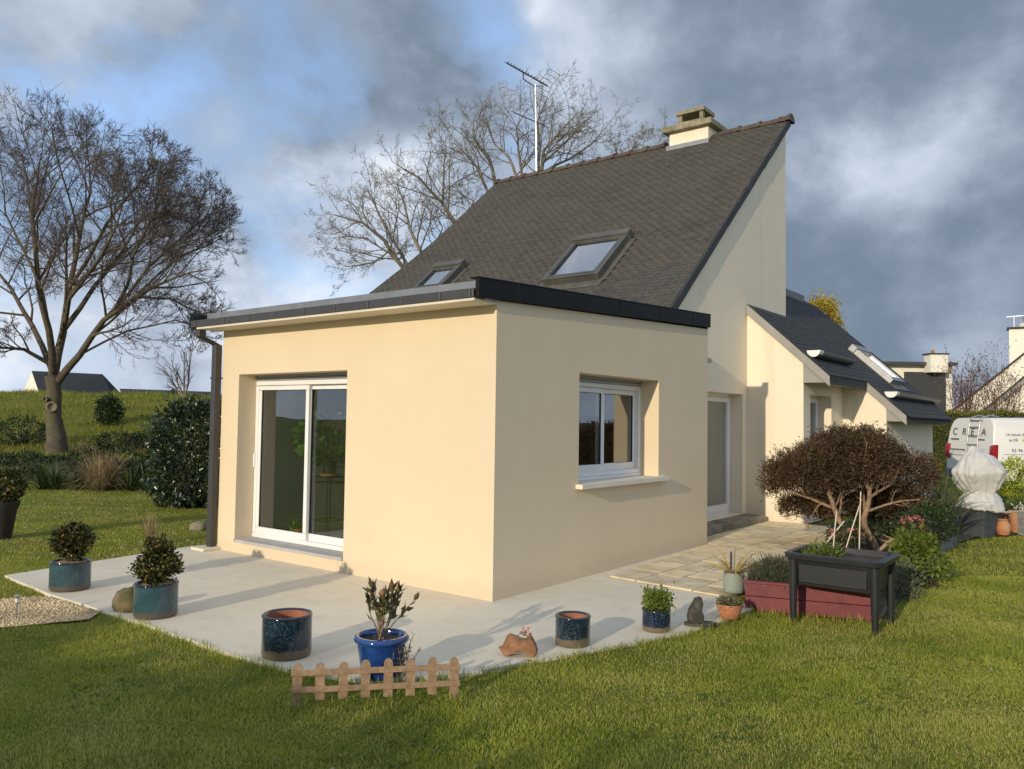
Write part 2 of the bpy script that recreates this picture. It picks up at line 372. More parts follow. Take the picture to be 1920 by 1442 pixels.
simple('velux', (0.070, 0.068, 0.056), 0.5, 0.15, 6, c2=(0.10, 0.095, 0.075))
simple('lead', (0.10, 0.094, 0.078), 0.6, 0.2, 6)
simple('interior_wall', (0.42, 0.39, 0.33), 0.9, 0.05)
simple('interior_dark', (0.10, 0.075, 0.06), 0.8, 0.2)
simple('interior_floor', (0.30, 0.27, 0.23), 0.5, 0.1)
simple('blind', (0.20, 0.20, 0.19), 0.9, 0.1)
simple('flagstone', (0.74, 0.60, 0.37), 0.9, 0.20, 3.2, 0.10, 26, c2=(0.48, 0.39, 0.24), f2=(0.5, 0.85), s2=1.7)
simple('flagstone_grey', (0.66, 0.55, 0.365), 0.9, 0.22, 3.5, 0.12, 26, c2=(0.36, 0.31, 0.20), f2=(0.45, 0.8), s2=2.3)
simple('joint_mortar', (0.24, 0.195, 0.13), 0.95, 0.3, 8, 0.4, c2=(0.08, 0.09, 0.03))
simple('soil', (0.045, 0.032, 0.022), 0.97, 0.4, 14, 0.9, 45)
simple('bed_soil', (0.050, 0.038, 0.024), 0.97, 0.4, 9, 0.9, 25, c2=(0.04, 0.06, 0.015))
simple('gravel_base', (0.62, 0.48, 0.28), 0.95, 0.35, 60, 0.9, 70, c2=(0.26, 0.21, 0.14), s2=14)
simple('bark', (0.095, 0.072, 0.050), 0.95, 0.35, 9, 0.7, 30, c2=(0.10, 0.10, 0.045))
simple('bark_twig', (0.110, 0.082, 0.066), 0.9, 0.3, 2)
simple('bark_pale', (0.20, 0.17, 0.13), 0.9, 0.3, 2, c2=(0.17, 0.16, 0.10))
simple('bark_tan', (0.29, 0.190, 0.115), 0.9, 0.35, 16, 0.6, 40, c2=(0.16, 0.10, 0.065))
simple('bark_dark', (0.045, 0.036, 0.028), 0.95, 0.3, 12, 0.5)
def glass_mat(name, tint, boost, rough=0.0):
    m, t, b, out = newmat(name); t.n.remove(b)
    tr = t.add('ShaderNodeBsdfTransparent'); tr.inputs[0].default_value = (*tint, 1)
    gl = t.add('ShaderNodeBsdfGlossy'); gl.inputs['Roughness'].default_value = rough; gl.inputs[0].default_value = (0.95, 0.97, 1.0, 1)
    fr = t.add('ShaderNodeFresnel'); t.link(t.math('ADD', t.math('MULTIPLY', t.add('ShaderNodeNewGeometry').outputs['Backfacing'], 1/1.52-1.52), 1.52), fr.inputs[0])
    mx = t.add('ShaderNodeMixShader'); t.link(t.math('MULTIPLY', fr.outputs[0], boost, clamp=True), mx.inputs[0])
    t.link(tr.outputs[0], mx.inputs[1]); t.link(gl.outputs[0], mx.inputs[2]); t.link(mx.outputs[0], out.inputs[0])
glass_mat('glass', (0.86, 0.88, 0.86), 1.9)
glass_mat('glass_roof', (0.55, 0.58, 0.58), 2.6)
# ------------------------------------------------------------------ ground, terrace, beds
FH = nrm((FWD[0], FWD[1], 0)); RH = nrm((RT[0], RT[1], 0))
PRO = np.array([(-500, 0), (18.2, 0), (18.9, .16), (19.6, .36), (21.5, .56), (23.5, .75), (26, 1.2), (29, 1.75), (33, 2.33), (36, 2.58), (60, 2.7), (900, 3.2)])
def sstep(x, a, b): q = np.clip((x-a)/(b-a), 0, 1); return q*q*(3-2*q)
def gz(x, y):
    """height of the ground: flat garden, a ledge and a grass bank to the left behind"""
    x = np.asarray(x, float); y = np.asarray(y, float)
    s = (x-CAM[0])*FH[0]+(y-CAM[1])*FH[1]; t = (x-CAM[0])*RH[0]+(y-CAM[1])*RH[1]
    lump = 0.05*np.sin(x*1.3+y*.6)*np.sin(y*.9-x*.4)+0.03*np.sin(x*2.9+1)*np.sin(y*2.3)
    wgt = 1-sstep(t, 0, 14)
    return -0.03+wgt*(np.interp(s, PRO[:, 0], PRO[:, 1])+lump*sstep(s, 19, 24)*2.0)
sg = np.concatenate([np.linspace(-60, -6, 14), np.arange(-5, 16, 1.0), np.arange(16, 40, .4), np.geomspace(40, 900, 26)])
tg = np.concatenate([-np.geomspace(34, 900, 20)[::-1], np.arange(-33, 12, .75), np.geomspace(12, 900, 26)])
S, T = np.meshgrid(sg, tg, indexing='ij'); GX = CAM[0]+S*FH[0]+T*RH[0]; GY = CAM[1]+S*FH[1]+T*RH[1]
V = np.stack([GX, GY, gz(GX, GY)], -1).reshape(-1, 3); nt = len(tg)
ii = (np.arange(len(sg)-1)[:, None]*nt+np.arange(nt-1)[None, :]).ravel()
buildnp(V, np.stack([ii, ii+nt, ii+nt+1, ii+1], 1), 'ground', 'turf', smooth=True, kind='structure')
SLAB = [(0.34, 4.78), (-0.10, 4.86), (-2.36, 4.50), (-2.44, 3.27), (-2.42, 2.0), (-2.44, 1.1), (-2.46, .3), (-2.40, -.30), (-2.22, -.82), (-1.72, -1.18), (-.93, -1.44), (-.38, -1.64), (.17, -1.80), (.69, -1.90), (1.34, -1.92), (1.66, -1.62), (1.72, -.20), (4.66, -.02), (4.66, .30), (.34, .30)]
def smoothpoly(p, i0, i1, n=4):
    return p
mb = MB(); mb.prism([(x, y, -.14) for x, y in SLAB], (0, 0, .14))
build(mb, 'terrace', 'concrete', kind='structure')
PATIO = [(1.72, -.215), (1.585, -1.58), (2.7, -1.62), (5.2, -1.50), (7.74, -1.25), (7.74, .655), (4.68, .655), (4.68, -.03)]
mb = MB(); mb.prism([(x, y, -.1) for x, y in PATIO], (0, 0, .104))
patio = build(mb, 'patio', 'joint_mortar', kind='structure')
def clip(poly, rect):
    x0, x1, y0, y1 = rect
    for ax, val, sg_ in ((0, x0, 1), (0, x1, -1), (1, y0, 1), (1, y1, -1)):
        res = []
        for i in range(len(poly)):
            a, b = poly[i-1], poly[i]; da = (a[ax]-val)*sg_; db = (b[ax]-val)*sg_
            if (da >= 0) != (db >= 0): q = da/(da-db); res.append((a[0]+(b[0]-a[0])*q, a[1]+(b[1]-a[1])*q))
            if db >= 0: res.append(b)
        poly = res
        if len(poly) < 3: return []
    return poly
def area(p): return 0.5*sum(p[i-1][0]*p[i][1]-p[i][0]*p[i-1][1] for i in range(len(p)))
y = -1.62; row = 0
while y < .66:
    hgt = rnd.choice((.30, .36, .42, .46)); x = 1.55-rnd.random()*.4
    while x < 7.8:
        L = rnd.choice((.36, .48, .62, .78)); g = .005+rnd.random()*.004
        q = clip(PATIO, (x+g, x+L-g, y+g, y+hgt-g))
        if q and abs(area(q)) > .012:
            if area(q) < 0: q = q[::-1]
            mb = MB(); z0 = .002; z1 = .0195+rnd.random()*.0012; tx, ty = rnd.uniform(-.0012, .0012), rnd.uniform(-.0012, .0012); cx, cy = x+L/2, y+hgt/2
            # worn edge: the top ring sits in from the sides
            qt = [(cx+(a-cx)*.982+rnd.uniform(-.005, .005), cy+(b-cy)*.982+rnd.uniform(-.005, .005)) for a, b in q]
            n = len(q); lo = [(a, b, z0) for a, b in q]; mid = [(a, b, z1-.003) for a, b in q]
            top = [(a, b, z1+(a-cx)*tx+(b-cy)*ty) for a, b in qt]
            mb.v = lo+mid+top; mb.f = [tuple(range(2*n, 3*n))]+[(k*n+i, k*n+(i+1) % n, (k+1)*n+(i+1) % n, (k+1)*n+i) for k in (0, 1) for i in range(n)]; mb.fm = [0]*len(mb.f)
            build(mb, 'flagstone', 'flagstone_grey' if rnd.random() < .3 else 'flagstone', patio)
        x += L
    y += hgt; row += 1
BED = [(1.7, -1.66), (1.45, -2.0), (1.75, -2.90), (4.1, -2.78), (5.4, -2.62), (7.1, -2.58), (8.2, -2.72), (9.2, -3.25), (11.0, -4.4), (14, -5.2), (15, -2.0), (10.0, -1.1), (7.76, -.3), (7.76, -1.28), (5.2, -1.53), (2.7, -1.65)]
mb = MB(); mb.poly([(x, y, -.004) for x, y in BED]); build(mb, 'flower_bed', 'bed_soil', kind='structure')
GRAV = [(-2.47, 3.22), (-2.47, 2.25), (-2.62, 2.1), (-3.2, 2.35), (-4.2, 2.9), (-4.2, 3.9), (-2.9, 3.5)]
mb = MB(); mb.poly([(x, y, -.014) for x, y in GRAV][::-1]); build(mb, 'gravel_path', 'gravel_base', kind='structure')
def inpoly(x, y, poly):
    x = np.asarray(x); y = np.asarray(y); ins = np.zeros(x.shape, bool); n = len(poly)
    for i in range(n):
        (xa, ya), (xb, yb) = poly[i-1], poly[i]
        c = ((ya > y) != (yb > y)) & (x < (xb-xa)*(y-ya)/(yb-ya+1e-12)+xa); ins ^= c
    return ins
# loose stones of the gravel
n = 5200; gx = RG.uniform(-4.0, -2.4, n*2); gy = RG.uniform(2.0, 3.9, n*2); k = inpoly(gx, gy, GRAV); gx = gx[k]; gy = gy[k]; n = len(gx)
r = RG.uniform(.005, .012, n); oct_ = np.array([(1, 0, 0), (0, 1, 0), (-1, 0, 0), (0, -1, 0), (0, 0, .8), (0, 0, -.5)])
V = np.stack([gx, gy, np.full(n, -.008)], 1)[:, None, :]+(oct_[None]*RG.uniform(.6, 1.3, (n, 6, 1)))*r[:, None, None]
of = np.array([(0, 1, 4), (1, 2, 4), (2, 3, 4), (3, 0, 4), (1, 0, 5), (2, 1, 5), (3, 2, 5), (0, 3, 5)])
foliage('pebble', [(.46, .34, .19), (.66, .52, .32), (.78, .66, .44)], .9, 0.0, .2)
buildnp(V.reshape(-1, 3), (np.arange(n)[:, None, None]*6+of[None]).reshape(-1, 3), 'gravel', 'pebble', kind='stuff', label='pale beige gravel at the left end of the terrace', cat='gravel')
# ------------------------------------------------------------------ the house
house = empty('house', (4.5, 1.5, 0), 'cream rendered house with steep dark slate roof and flat-roofed sunlit extension in front', 'house')
def wall(mb, O, U, Nin, th, u0, u1, z0, ztop, holes=(), brk=()):
    """upright wall: runs from u0 to u1 along U, openings holes (ua, ub, za, zb), top ztop(u)"""
    O = np.array(O, float); U = np.array(U, float); Nn = np.array(Nin, float)
    us = sorted({u0, u1, *[h for a in holes for h in a[:2]], *brk})
    P = lambda u, z, k: O+U*u+Nn*(th*k)+np.array((0, 0, z))
    for ua, ub in zip(us[:-1], us[1:]):
        m = (ua+ub)/2; hs = sorted([h for h in holes if h[0] < m < h[1]], key=lambda h: h[2]); za = z0
        spans = []
        for h in hs: spans.append((za, za, h[2], h[2])); za = h[3]
        spans.append((za, za, ztop(ua), ztop(ub)))
        for a0, b0, a1, b1 in spans:
            lo = [P(ua, a0, 0), P(ub, b0, 0), P(ub, b0, 1), P(ua, a0, 1)]; hi = [P(ua, a1, 0), P(ub, b1, 0), P(ub, b1, 1), P(ua, a1, 1)]
            if np.dot(np.cross(U, Nn), (0, 0, 1)) < 0: lo = lo[::-1]; hi = hi[::-1]
            mb.hexa(lo, hi)
    return mb
EXT_TOP = lambda x: 2.775+0.0447*x
# extension walls
build(wall(MB(), (0, 0, 0), (0, 1, 0), (1, 0, 0), .36, 0, 4.42, 0, lambda u: 2.790, [(2.06, 4.06, .13, 2.17)]), 'wall', 'render_new', house, label='sunlit cream front wall of the extension')
build(wall(MB(), (0, 0, 0), (1, 0, 0), (0, 1, 0), .36, .36, 4.64, 0, EXT_TOP, [(1.41, 3.21, .99, 2.17)]), 'wall', 'render_new', house, label='shaded cream side wall of the extension')
build(MB().box(4.36, 4.64, .36, .66, 0, 2.9), 'wall', 'render_new', house); build(MB().box(.36, 4.3, 4.10, 4.42, 0, 2.7), 'wall', 'render_new', house)
build(MB().box(.36, 4.36, .36, 4.10, .05, .115), 'interior_floor', 'interior_floor', house)
mb = MB(); mb.box(4.30, 4.355, .37, 1.3, .12, 2.55); mb.box(4.30, 4.355, 3.2, 4.09, .12, 2.55); mb.box(4.30, 4.355, 1.3, 3.2, 2.2, 2.55); mb.box(.37, 4.29, 4.04, 4.095, .12, 2.55); build(mb, 'interior_wall', 'interior_wall', house)
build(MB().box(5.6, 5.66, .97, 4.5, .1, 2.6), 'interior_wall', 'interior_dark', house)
build(MB().box(.37, 5.6, .37, 4.09, 2.56, 2.62), 'ceiling', 'interior_wall', house)
mb = MB(); mb.hexa([(.02, .0, 2.76), (4.64, 0, 2.95), (4.64, 4.42, 2.95), (.02, 4.42, 2.76)], [(.02, .0, 2.90), (4.64, 0, 3.09), (4.64, 4.42, 3.09), (.02, 4.42, 2.90)])
build(mb, 'flat_roof', 'zinc', house)
# black fascia in six lengths
js = [-.32, .27, 1.23, 2.18, 3.13, 4.08, 4.64]
for a, b in zip(js[:-1], js[1:]):
    a2, b2 = a+.004, b-.004; zb = lambda x: 2.763+.0447*x; zt = lambda x: 2.935+.0447*x
    mb = MB(); mb.prism([(a2, -.045, zb(a2)), (b2, -.045, zb(b2)), (b2, -.045, zt(b2)), (a2, -.045, zt(a2))], (0, .042, 0))
    build(mb, 'fascia_panel', 'fascia_black', house, bev=.004)
mb = MB(); mb.prism([(-.322, -.048, zt(-.32)+.001), (4.645, -.048, zt(4.64)+.001), (4.645, -.048, zt(4.64)+.013), (-.322, -.048, zt(-.32)+.013)], (0, .10, 0)); build(mb, 'fascia_trim', 'fascia_black', house)
for x in js[1:-1]: build(MB().box(x-.0035, x+.0035, -.040, -.006, zb(x)+.002, zt(x)-.002), 'joint_strip', 'zinc_bright', house)
# soffit, box gutter in lengths, flashing above it
build(MB().box(-.325, -.001, -.001, 4.50, 2.722, 2.744), 'soffit', 'soffit_cream', house)
gj = [-4.667+(y_+4.667)*.9715 for y_ in (4.90, 4.76, 4.14, 3.62, 3.11, 2.59, 2.08, 1.56, 1.07, .55, .18)]+[-.001]
for a, b in zip(gj[:-1], gj[1:]):
    build(MB().box(-.335, -.17, b+.006, a-.006, 2.746, 2.832), 'gutter_length', 'gutter_dark', house, bev=.004)
for a in gj[1:-1]: build(MB().box(-.328, -.18, a-.008, a+.008, 2.752, 2.826), 'gutter_joint', 'rubber', house)
build(MB().box(-.20, -.16, .0, 4.48, 2.834, 2.925), 'roof_flashing', 'zinc', house)
build(MB().box(-.34, .1, gj[0]+.001, gj[0]+.015, 2.75, 2.93), 'gutter_end', 'gutter_black', house); build(MB().box(-.15, .36, 4.49, 4.52, 2.835, 2.94), 'side_fascia', 'gutter_black', house)
# square downpipe with its swan neck
dp = MB(); hx, hy = .045, .045
def sq(p): return [(p[0]-hx, p[1]-hy, p[2]), (p[0]+hx, p[1]-hy, p[2]), (p[0]+hx, p[1]+hy, p[2]), (p[0]-hx, p[1]+hy, p[2])]
path = [(-.255, 4.52, 2.745), (-.255, 4.52, 2.64), (-.055, 4.47, 2.54), (-.055, 4.47, .035)]
for a, b in zip(path[:-1], path[1:]): dp.hexa(sq(b), sq(a))
pipe = build(dp, 'downpipe', 'gutter_dark', house, bev=.006)
for z in (.70, 1.45, 2.12):
    build(MB().box(-.107, -.003, 4.413, 4.527, z, z+.022), 'bracket', 'gutter_dark', pipe, bev=.003)
build(MB().box(-.24, .10, 4.34, 4.62, .0, .034), 'paving_block', 'concrete', None, bev=.006, label='small concrete block under the downpipe', cat='paving block')
# frames with sashes and panes
def ring(mb, O, U, Vv, Nn, u0, u1, v0, v1, w, n0, n1, wb=None):
    """rectangular frame of bar width w (wb at the bottom) between depths n0 and n1"""
    O, U, Vv, Nn = [np.array(q, float) for q in (O, U, Vv, Nn)]; wb = wb or w
    def bx(a, b, c, d):
        P = lambda u, v, n: O+U*u+Vv*v+Nn*n
        lo = [P(a, c, n0), P(b, c, n0), P(b, d, n0), P(a, d, n0)]; hi = [P(a, c, n1), P(b, c, n1), P(b, d, n1), P(a, d, n1)]
        if np.dot(np.cross(U, Vv), Nn) < 0: lo = lo[::-1]; hi = hi[::-1]
        mb.hexa(lo, hi)
    bx(u0, u0+w, v0+wb, v1-w); bx(u1-w, u1, v0+wb, v1-w); bx(u0, u1, v0, v0+wb); bx(u0, u1, v1-w, v1)
    return mb
def pane(O, U, Vv, Nn, u0, u1, v0, v1, n, mat, parent, th=.006, name='pane'):
    O, U, Vv, Nn = [np.array(q, float) for q in (O, U, Vv, Nn)]; P = lambda u, v, k: O+U*u+Vv*v+Nn*k
    lo = [P(u0, v0, n), P(u1, v0, n), P(u1, v1, n), P(u0, v1, n)]; hi = [p+Nn*th for p in lo]
    if np.dot(np.cross(U, Vv), Nn) < 0: lo = lo[::-1]; hi = hi[::-1]
    return build(MB().hexa(lo, hi), name, mat, parent)
Zv = (0, 0, 1)
def slider(name, O, U, Nn, u0, u1, z0, z1, front_first, label):
    """two-leaf sliding unit; U runs along the wall, Nn inward; origin on the outer face of the frame"""
    d = bpy.data.objects.new(name, None); link(d, house); d['label'] = label; WLOC[d.name] = WLOC['house']
    build(ring(MB(), O, U, Zv, Nn, u0, u1, z0, z1-.075, .055, 0, .09, .05), 'frame', 'alu_white', d, bev=.003)
    mb = MB(); A = np.array(O, float); Un = np.array(U, float); Nv = np.array(Nn, float)
    P = lambda u, z, n: A+Un*u+Nv*n+np.array((0, 0, z))
    build(ring(MB(), O, U, Zv, Nn, u0, u1, z1-.073, z1-.002, .03, -.012, .08), 'shutter_rail', 'alu_grey', d)
    pane(O, U, Zv, Nn, u0+.03, u1-.03, z1-.05, z1-.025, 0.01, 'alu_grey', d, .05, 'shutter_slat')
    mid = (u0+u1)/2; zb, zt = z0+.045, z1-.125
    spans = [(u0+.045, mid+.035), (mid-.035, u1-.045)]
    for i, (a, b) in enumerate(spans):
        n = .008 if (i == 0) == front_first else .050
        s = build(ring(MB(), O, U, Zv, Nn, a, b, zb, zt, .062, n, n+.036, .085), 'sash', 'alu_white', d, bev=.003)
        build(ring(MB(), O, U, Zv, Nn, a+.060, b-.060, zb+.083, zt-.060, .007, n+.008, n+.030), 'seal', 'rubber', d)
        pane(O, U, Zv, Nn, a+.064, b-.064, zb+.087, zt-.064, n+.015, 'glass', d)
    return d
D = slider('sliding_door', (.25, 0, 0), (0, -1, 0), (1, 0, 0), -4.06, -2.06, .165, 2.17, True, 'white two-leaf sliding glass door in the sunlit wall')
mb = MB(); mb.box(.232, .256, 4.035, 4.062, 1.02, 1.20); build(mb, 'handle', 'alu_white', D, bev=.004)
build(MB().box(-.022, .345, 2.062, 4.058, .128, .163), 'door_sill', 'sill_concrete', house, bev=.004)
W1 = slider('window', (0, .25, 0), (1, 0, 0), (0, 1, 0), 1.41, 3.21, 1.03, 2.17, True, 'white two-leaf sliding window in the shaded wall')
mb = MB(); mb.box(1.36, 3.36, -.085, .0, .942, .990); mb.box(1.412, 3.208, .0, .345, .942, .992); build(mb, 'window_sill', 'sill_stone', house)
build(MB().box(1.413, 3.207, .235, .34, .995, 1.028), 'window_base', 'alu_white', house)
# ---- main house: half gable wall towards the terrace, roof falling to the left
M = .8574; RZ = lambda x: 3.33+M*(x-4.8)
GY0 = .664
gholes = [(6.10, 7.55, .12, 2.155)]
build(wall(MB(), (0, GY0, 0), (1, 0, 0), (0, 1, 0), .30, 4.65, 9.70, 0, lambda u: RZ(u)-.10, gholes), 'wall', 'render_old', house, label='tall cream half-gable wall with rain streaks')
build(MB().box(9.40, 9.70, GY0+.301, 8.0, 0, RZ(9.4)-.1), 'wall', 'render_old', house); build(MB().box(4.0, 4.3, 4.43, 8.6, 0, RZ(4.0)-.1), 'wall', 'render_old', house)
build(wall(MB(), (0, 8.0, 0), (1, 0, 0), (0, -1, 0), .3, 4.31, 9.39, 0, lambda u: RZ(u)-.1), 'wall', 'render_old', house)
YL = lambda x: 8.0 if x > 8 else 8.0+.04*(8-x)+.075*(8-x)**2*.9
xs = [3.75, 4.5, 5.2, 5.9, 6.6, 7.3, 8.0, 9.84]
mb = MB()
for a, b in zip(xs[:-1], xs[1:]):
    mb.hexa([(a, .635, RZ(a)-.10), (b, .635, RZ(b)-.10), (b, YL(b), RZ(b)-.10), (a, YL(a), RZ(a)-.10)], [(a, .635, RZ(a)), (b, .635, RZ(b)), (b, YL(b), RZ(b)), (a, YL(a), RZ(a))])
roof = build(mb, 'roof', 'under_slate', house)
ca, sa = math.cos(math.atan(M)), math.sin(math.atan(M)); AU = np.array((ca, 0, sa)); AN = np.array((-sa, 0, ca)); AY = np.array((0, 1., 0))
def slate_mesh(name, wd, ln, th, mat):
    me = bpy.data.meshes.new(name); mb = MB()
    # long axis up the slope (x), across (y); lower edge thicker and a little chipped
    mb.hexa([(-ln/2, -wd/2, 0), (ln/2, -wd/2, -.004), (ln/2, wd/2, -.004), (-ln/2, wd/2, 0)], [(-ln/2, -wd/2+.003, th), (ln/2, -wd/2, .001), (ln/2, wd/2, .001), (-ln/2, wd/2-.003, th)])
    me.from_pydata(mb.v, [], mb.f); me.materials.append(MATS[mat]); return me, np.array(mb.v), mb.f
def slates(parent, mat, s0, s1, O, Au, Ay, An, ylo, yhi, skip, keep, exp=.115, wd=.22, seed=3):
    """slates course by course on a slope; the ones nearest the camera are single objects, the rest one mesh"""
    rr = random.Random(seed); me, vs, fs = slate_mesh('slate', wd-.005, exp+.07, .008, mat); L = []
    n = int((s1-s0)/exp)
    for i in range(n+1):
        s = s0+exp*i; y = ylo(s)-(wd/2 if i % 2 else 0)
        while y < yhi(s):
            ya, yb = max(y, ylo(s)), min(y+wd, yhi(s)); c = (ya+yb)/2; fr = (yb-ya)/wd
            if fr > .12 and not skip(s, c):
                p = np.array(O)+Au*(s+.035)+Ay*c+An*(.007+rr.uniform(0, .003)); L.append((p, fr, rr.uniform(-.014, .014), rr.uniform(-.012, .022), rr.uniform(-.004, .004)))
            y += wd
    L.sort(key=lambda a: np.linalg.norm(a[0]-CAM)); V = []; F = []; b = 0; cnt = 0
    off = np.array(WLOC[parent.name])
    for p, fr, rz, tl, ds in L:
        if fr < .6: rz *= .2
        u = Au*math.cos(rz)+Ay*math.sin(rz); yv = Ay*math.cos(rz)-Au*math.sin(rz)
        u = u*math.cos(tl)-An*math.sin(tl); nn = np.cross(u, yv); nn = nn if nn @ An > 0 else -nn
        if cnt < keep:
            o = bpy.data.objects.new('slate', me); link(o, parent); q = p+u*ds-off
            yy = yv*fr
            o.matrix_local = Matrix(((u[0], yy[0], nn[0], q[0]), (u[1], yy[1], nn[1], q[1]), (u[2], yy[2], nn[2], q[2]), (0, 0, 0, 1))); cnt += 1
        else:
            V.append(p+u*ds+vs[:, :1]*u+vs[:, 1:2]*yv*fr+vs[:, 2:]*nn); F.append(np.array([list(f) for f in fs])+b); b += len(vs)
    buildnp(np.concatenate(V), np.concatenate(F), 'slate_courses', mat, parent, kind='stuff')
SK1 = (5.52, 6.60, 2.28, 3.46); SK2 = (5.70, 6.40, 5.96, 6.80)
def skipm(s, y):
    x = 4.15+s*ca
    return any(a-.02 < x < b+.02 and c-.03 < y < d+.03 for a, b, c, d in (SK1, SK2)) or (x > 9.62 and 2.2 < y < 3.2)
slates(roof, 'slate_old', 0, (9.80-4.15)/ca, (4.15, 0, RZ(4.15)), AU, AY, AN, lambda s: .64, lambda s: YL(4.15+s*ca), skipm, 300, .095, .18)
# verge slates down the right-hand edge, ridge tiles
mb = MB()
for i in range(44):
    s = i*.19; p = np.array((4.0, .622, RZ(4.0)))+AU*(s+.1)
    if p[0] > 9.8: break
    mb.obox(p-AN*(.045+rnd.uniform(0, .012)), AU, AY, AN, .094, .012+rnd.uniform(0, .006), .062)
build(mb, 'verge', 'slate_dark', house)
def ridge_tile(y0, y1, end=False):
    mb = MB(); pr = []
    k = 9; r0 = .118 if not end else .135
    for (yy, r) in ((y0, r0+.018), (y0+.06, r0+.018), (y0+.065, r0), (y1, r0-.012)):
        pr.append([(9.83+r*math.cos(PI*j/(k-1))*1.05, yy, RZ(9.80)-.035+r*math.sin(PI*j/(k-1))) for j in range(k)])
    n = 0
    for a, b in zip(pr[:-1], pr[1:]):
        for j in range(k-1): mb.quad(a[j], b[j], b[j+1], a[j+1])
    mb.poly(pr[0]); mb.poly(pr[-1][::-1])
    return build(mb, 'ridge_tile', 'ridge_clay', roof)
yy = .60
ridge_tile(.58, .80, True); yy = .76
while yy < 7.95:
    if not (yy+.40 > 2.24 and yy < 3.12): ridge_tile(yy, min(yy+.46, 8.02))
    yy += .42
# roof windows
def skylight(name, O, Au, Ay, An, hu, hy, label, hood=True, hgt=.15, matf='velux', op=0.0):
    d = bpy.data.objects.new(name, None); link(d, house); d['label'] = label; WLOC[d.name] = WLOC['house']
    O = np.array(O, float)
    build(ring(MB(), O, Au, Ay, An, -hu, hu, -hy, hy, .065, .0, hgt), 'frame', matf, d, bev=.006)
    build(ring(MB(), O, Au, Ay, An, -hu+.068, hu-.068, -hy+.068, hy-.068, .045, .03, hgt+.005), 'sash', matf, d, bev=.004)
    pane(O, Au, Ay, An, -hu+.10, hu-.10, -hy+.10, hy-.10, hgt-.04, 'glass_roof', d)
    pane(O, Au, Ay, An, -hu+.09, hu-.09, -hy+.09, hy-.09, .0, 'blind', d, .01, 'blind')
    mb = MB(); mb.obox(O+Au*(hu+.03)+An*(hgt*.62), Au, Ay, An, .085, hy+.015, hgt*.66); build(mb, 'hood', matf, d, bev=.02)
    mb = MB(); mb.obox(O-Au*(hu+.09)+An*.022, Au, Ay, An, .09, hy+.06, .004); mb.obox(O-Ay*(hy+.05)+An*.022, Au, Ay, An, hu, .05, .004); mb.obox(O+Ay*(hy+.05)+An*.022, Au, Ay, An, hu, .05, .004); build(mb, 'flashing', 'lead', d)
    return d
def roofpt(x, y): return (x, y, RZ(x))
skylight('skylight', roofpt((SK1[0]+SK1[1])/2, (SK1[2]+SK1[3])/2), AU, AY, AN, (SK1[1]-SK1[0])/2/ca-.04, (SK1[3]-SK1[2])/2-.02, 'large roof window with grey-brown metal frame')
skylight('skylight', roofpt((SK2[0]+SK2[1])/2, (SK2[2]+SK2[3])/2), AU, AY, AN, (SK2[1]-SK2[0])/2/ca-.03, (SK2[3]-SK2[2])/2-.02, 'small roof window above the gutter')
# chimney
ch = build(MB().box(9.63, 10.2, 2.24, 3.12, 7.2, 7.80), 'chimney', 'render_old', house)
build(MB().box(9.50, 10.33, 2.12, 3.24, 7.803, 7.93), 'cap_slab', 'chimney_cap', ch, bev=.02)
mb = MB()
for a, b in ((2.38, 2.46), (2.86, 2.94)): mb.box(9.68, 9.76, a, b, 7.932, 8.17); mb.box(10.06, 10.14, a, b, 7.932, 8.17)
mb.box(9.68, 10.14, 2.46, 2.86, 7.932, 8.02); mb.box(9.64, 10.18, 2.34, 2.98, 8.17, 8.25)
build(mb, 'chimney_pot', 'chimney_cap', ch)
build(MB().box(9.55, 9.628, 2.2, 3.16, RZ(9.5)+.02, RZ(9.62)+.05), 'lead_flashing', 'zinc', ch)
# french window and step in the gable wall
fd = bpy.data.objects.new('glazed_door', None); link(fd, house); fd['label'] = 'white glazed door in the gable wall behind the extension'; WLOC[fd.name] = WLOC['house']
O = (0, GY0+.22, 0); Ux = (1, 0, 0); Ny = (0, 1, 0)
build(ring(MB(), O, Ux, Zv, Ny, 6.10, 7.55, .12, 2.155, .06, 0, .07), 'frame', 'alu_white', fd, bev=.003)
build(ring(MB(), O, Ux, Zv, Ny, 6.162, 7.488, .182, 2.093, .08, -.012, .05, .11), 'sash', 'alu_white', fd, bev=.003)
pane(O, Ux, Zv, Ny, 6.24, 7.41, .29, 2.015, .02, 'glass', fd); pane(O, Ux, Zv, Ny, 6.24, 7.41, .29, 2.015, .06, 'interior_wall', fd, .01, 'blind')
st = MB(); st.box(4.70, 7.62, .27, .66, .005, .125); build(st, 'door_step', 'step_stone', house, bev=.02)
# ---- wing on the right: roof falling towards the lawn
MW = .92; WZ = lambda y: 3.129+MW*y
cw, sw = math.cos(math.atan(MW)), math.sin(math.atan(MW)); BU = np.array((0, cw, sw)); BN = np.array((0, -sw, cw)); BX = np.array((1., 0, 0))
build(wall(MB(), (7.75, 0, 0), (0, 1, 0), (1, 0, 0), .3, -.30, GY0-.001, 0, lambda u: WZ(u)-.1), 'wall', 'render_old', house, label='sunlit cream end wall of the right wing')
build(wall(MB(), (0, -.30, 0), (1, 0, 0), (0, 1, 0), .3, 8.05, 10.02, 0, lambda u: WZ(-.3)-.1, [(8.10, 9.30, .1, 2.17)]), 'wall', 'render_old', house)
build(wall(MB(), (10.02, 0, 0), (0, 1, 0), (1, 0, 0), .3, -1.06, 0.0, 0, lambda u: WZ(u)-.1, [], (-.3,)), 'wall', 'render_old', house)
build(wall(MB(), (0, -1.06, 0), (1, 0, 0), (0, 1, 0), .3, 10.321, 14.2, 0, lambda u: WZ(-1.06)-.1), 'wall', 'render_old', house, label='shaded front wall of the right wing')
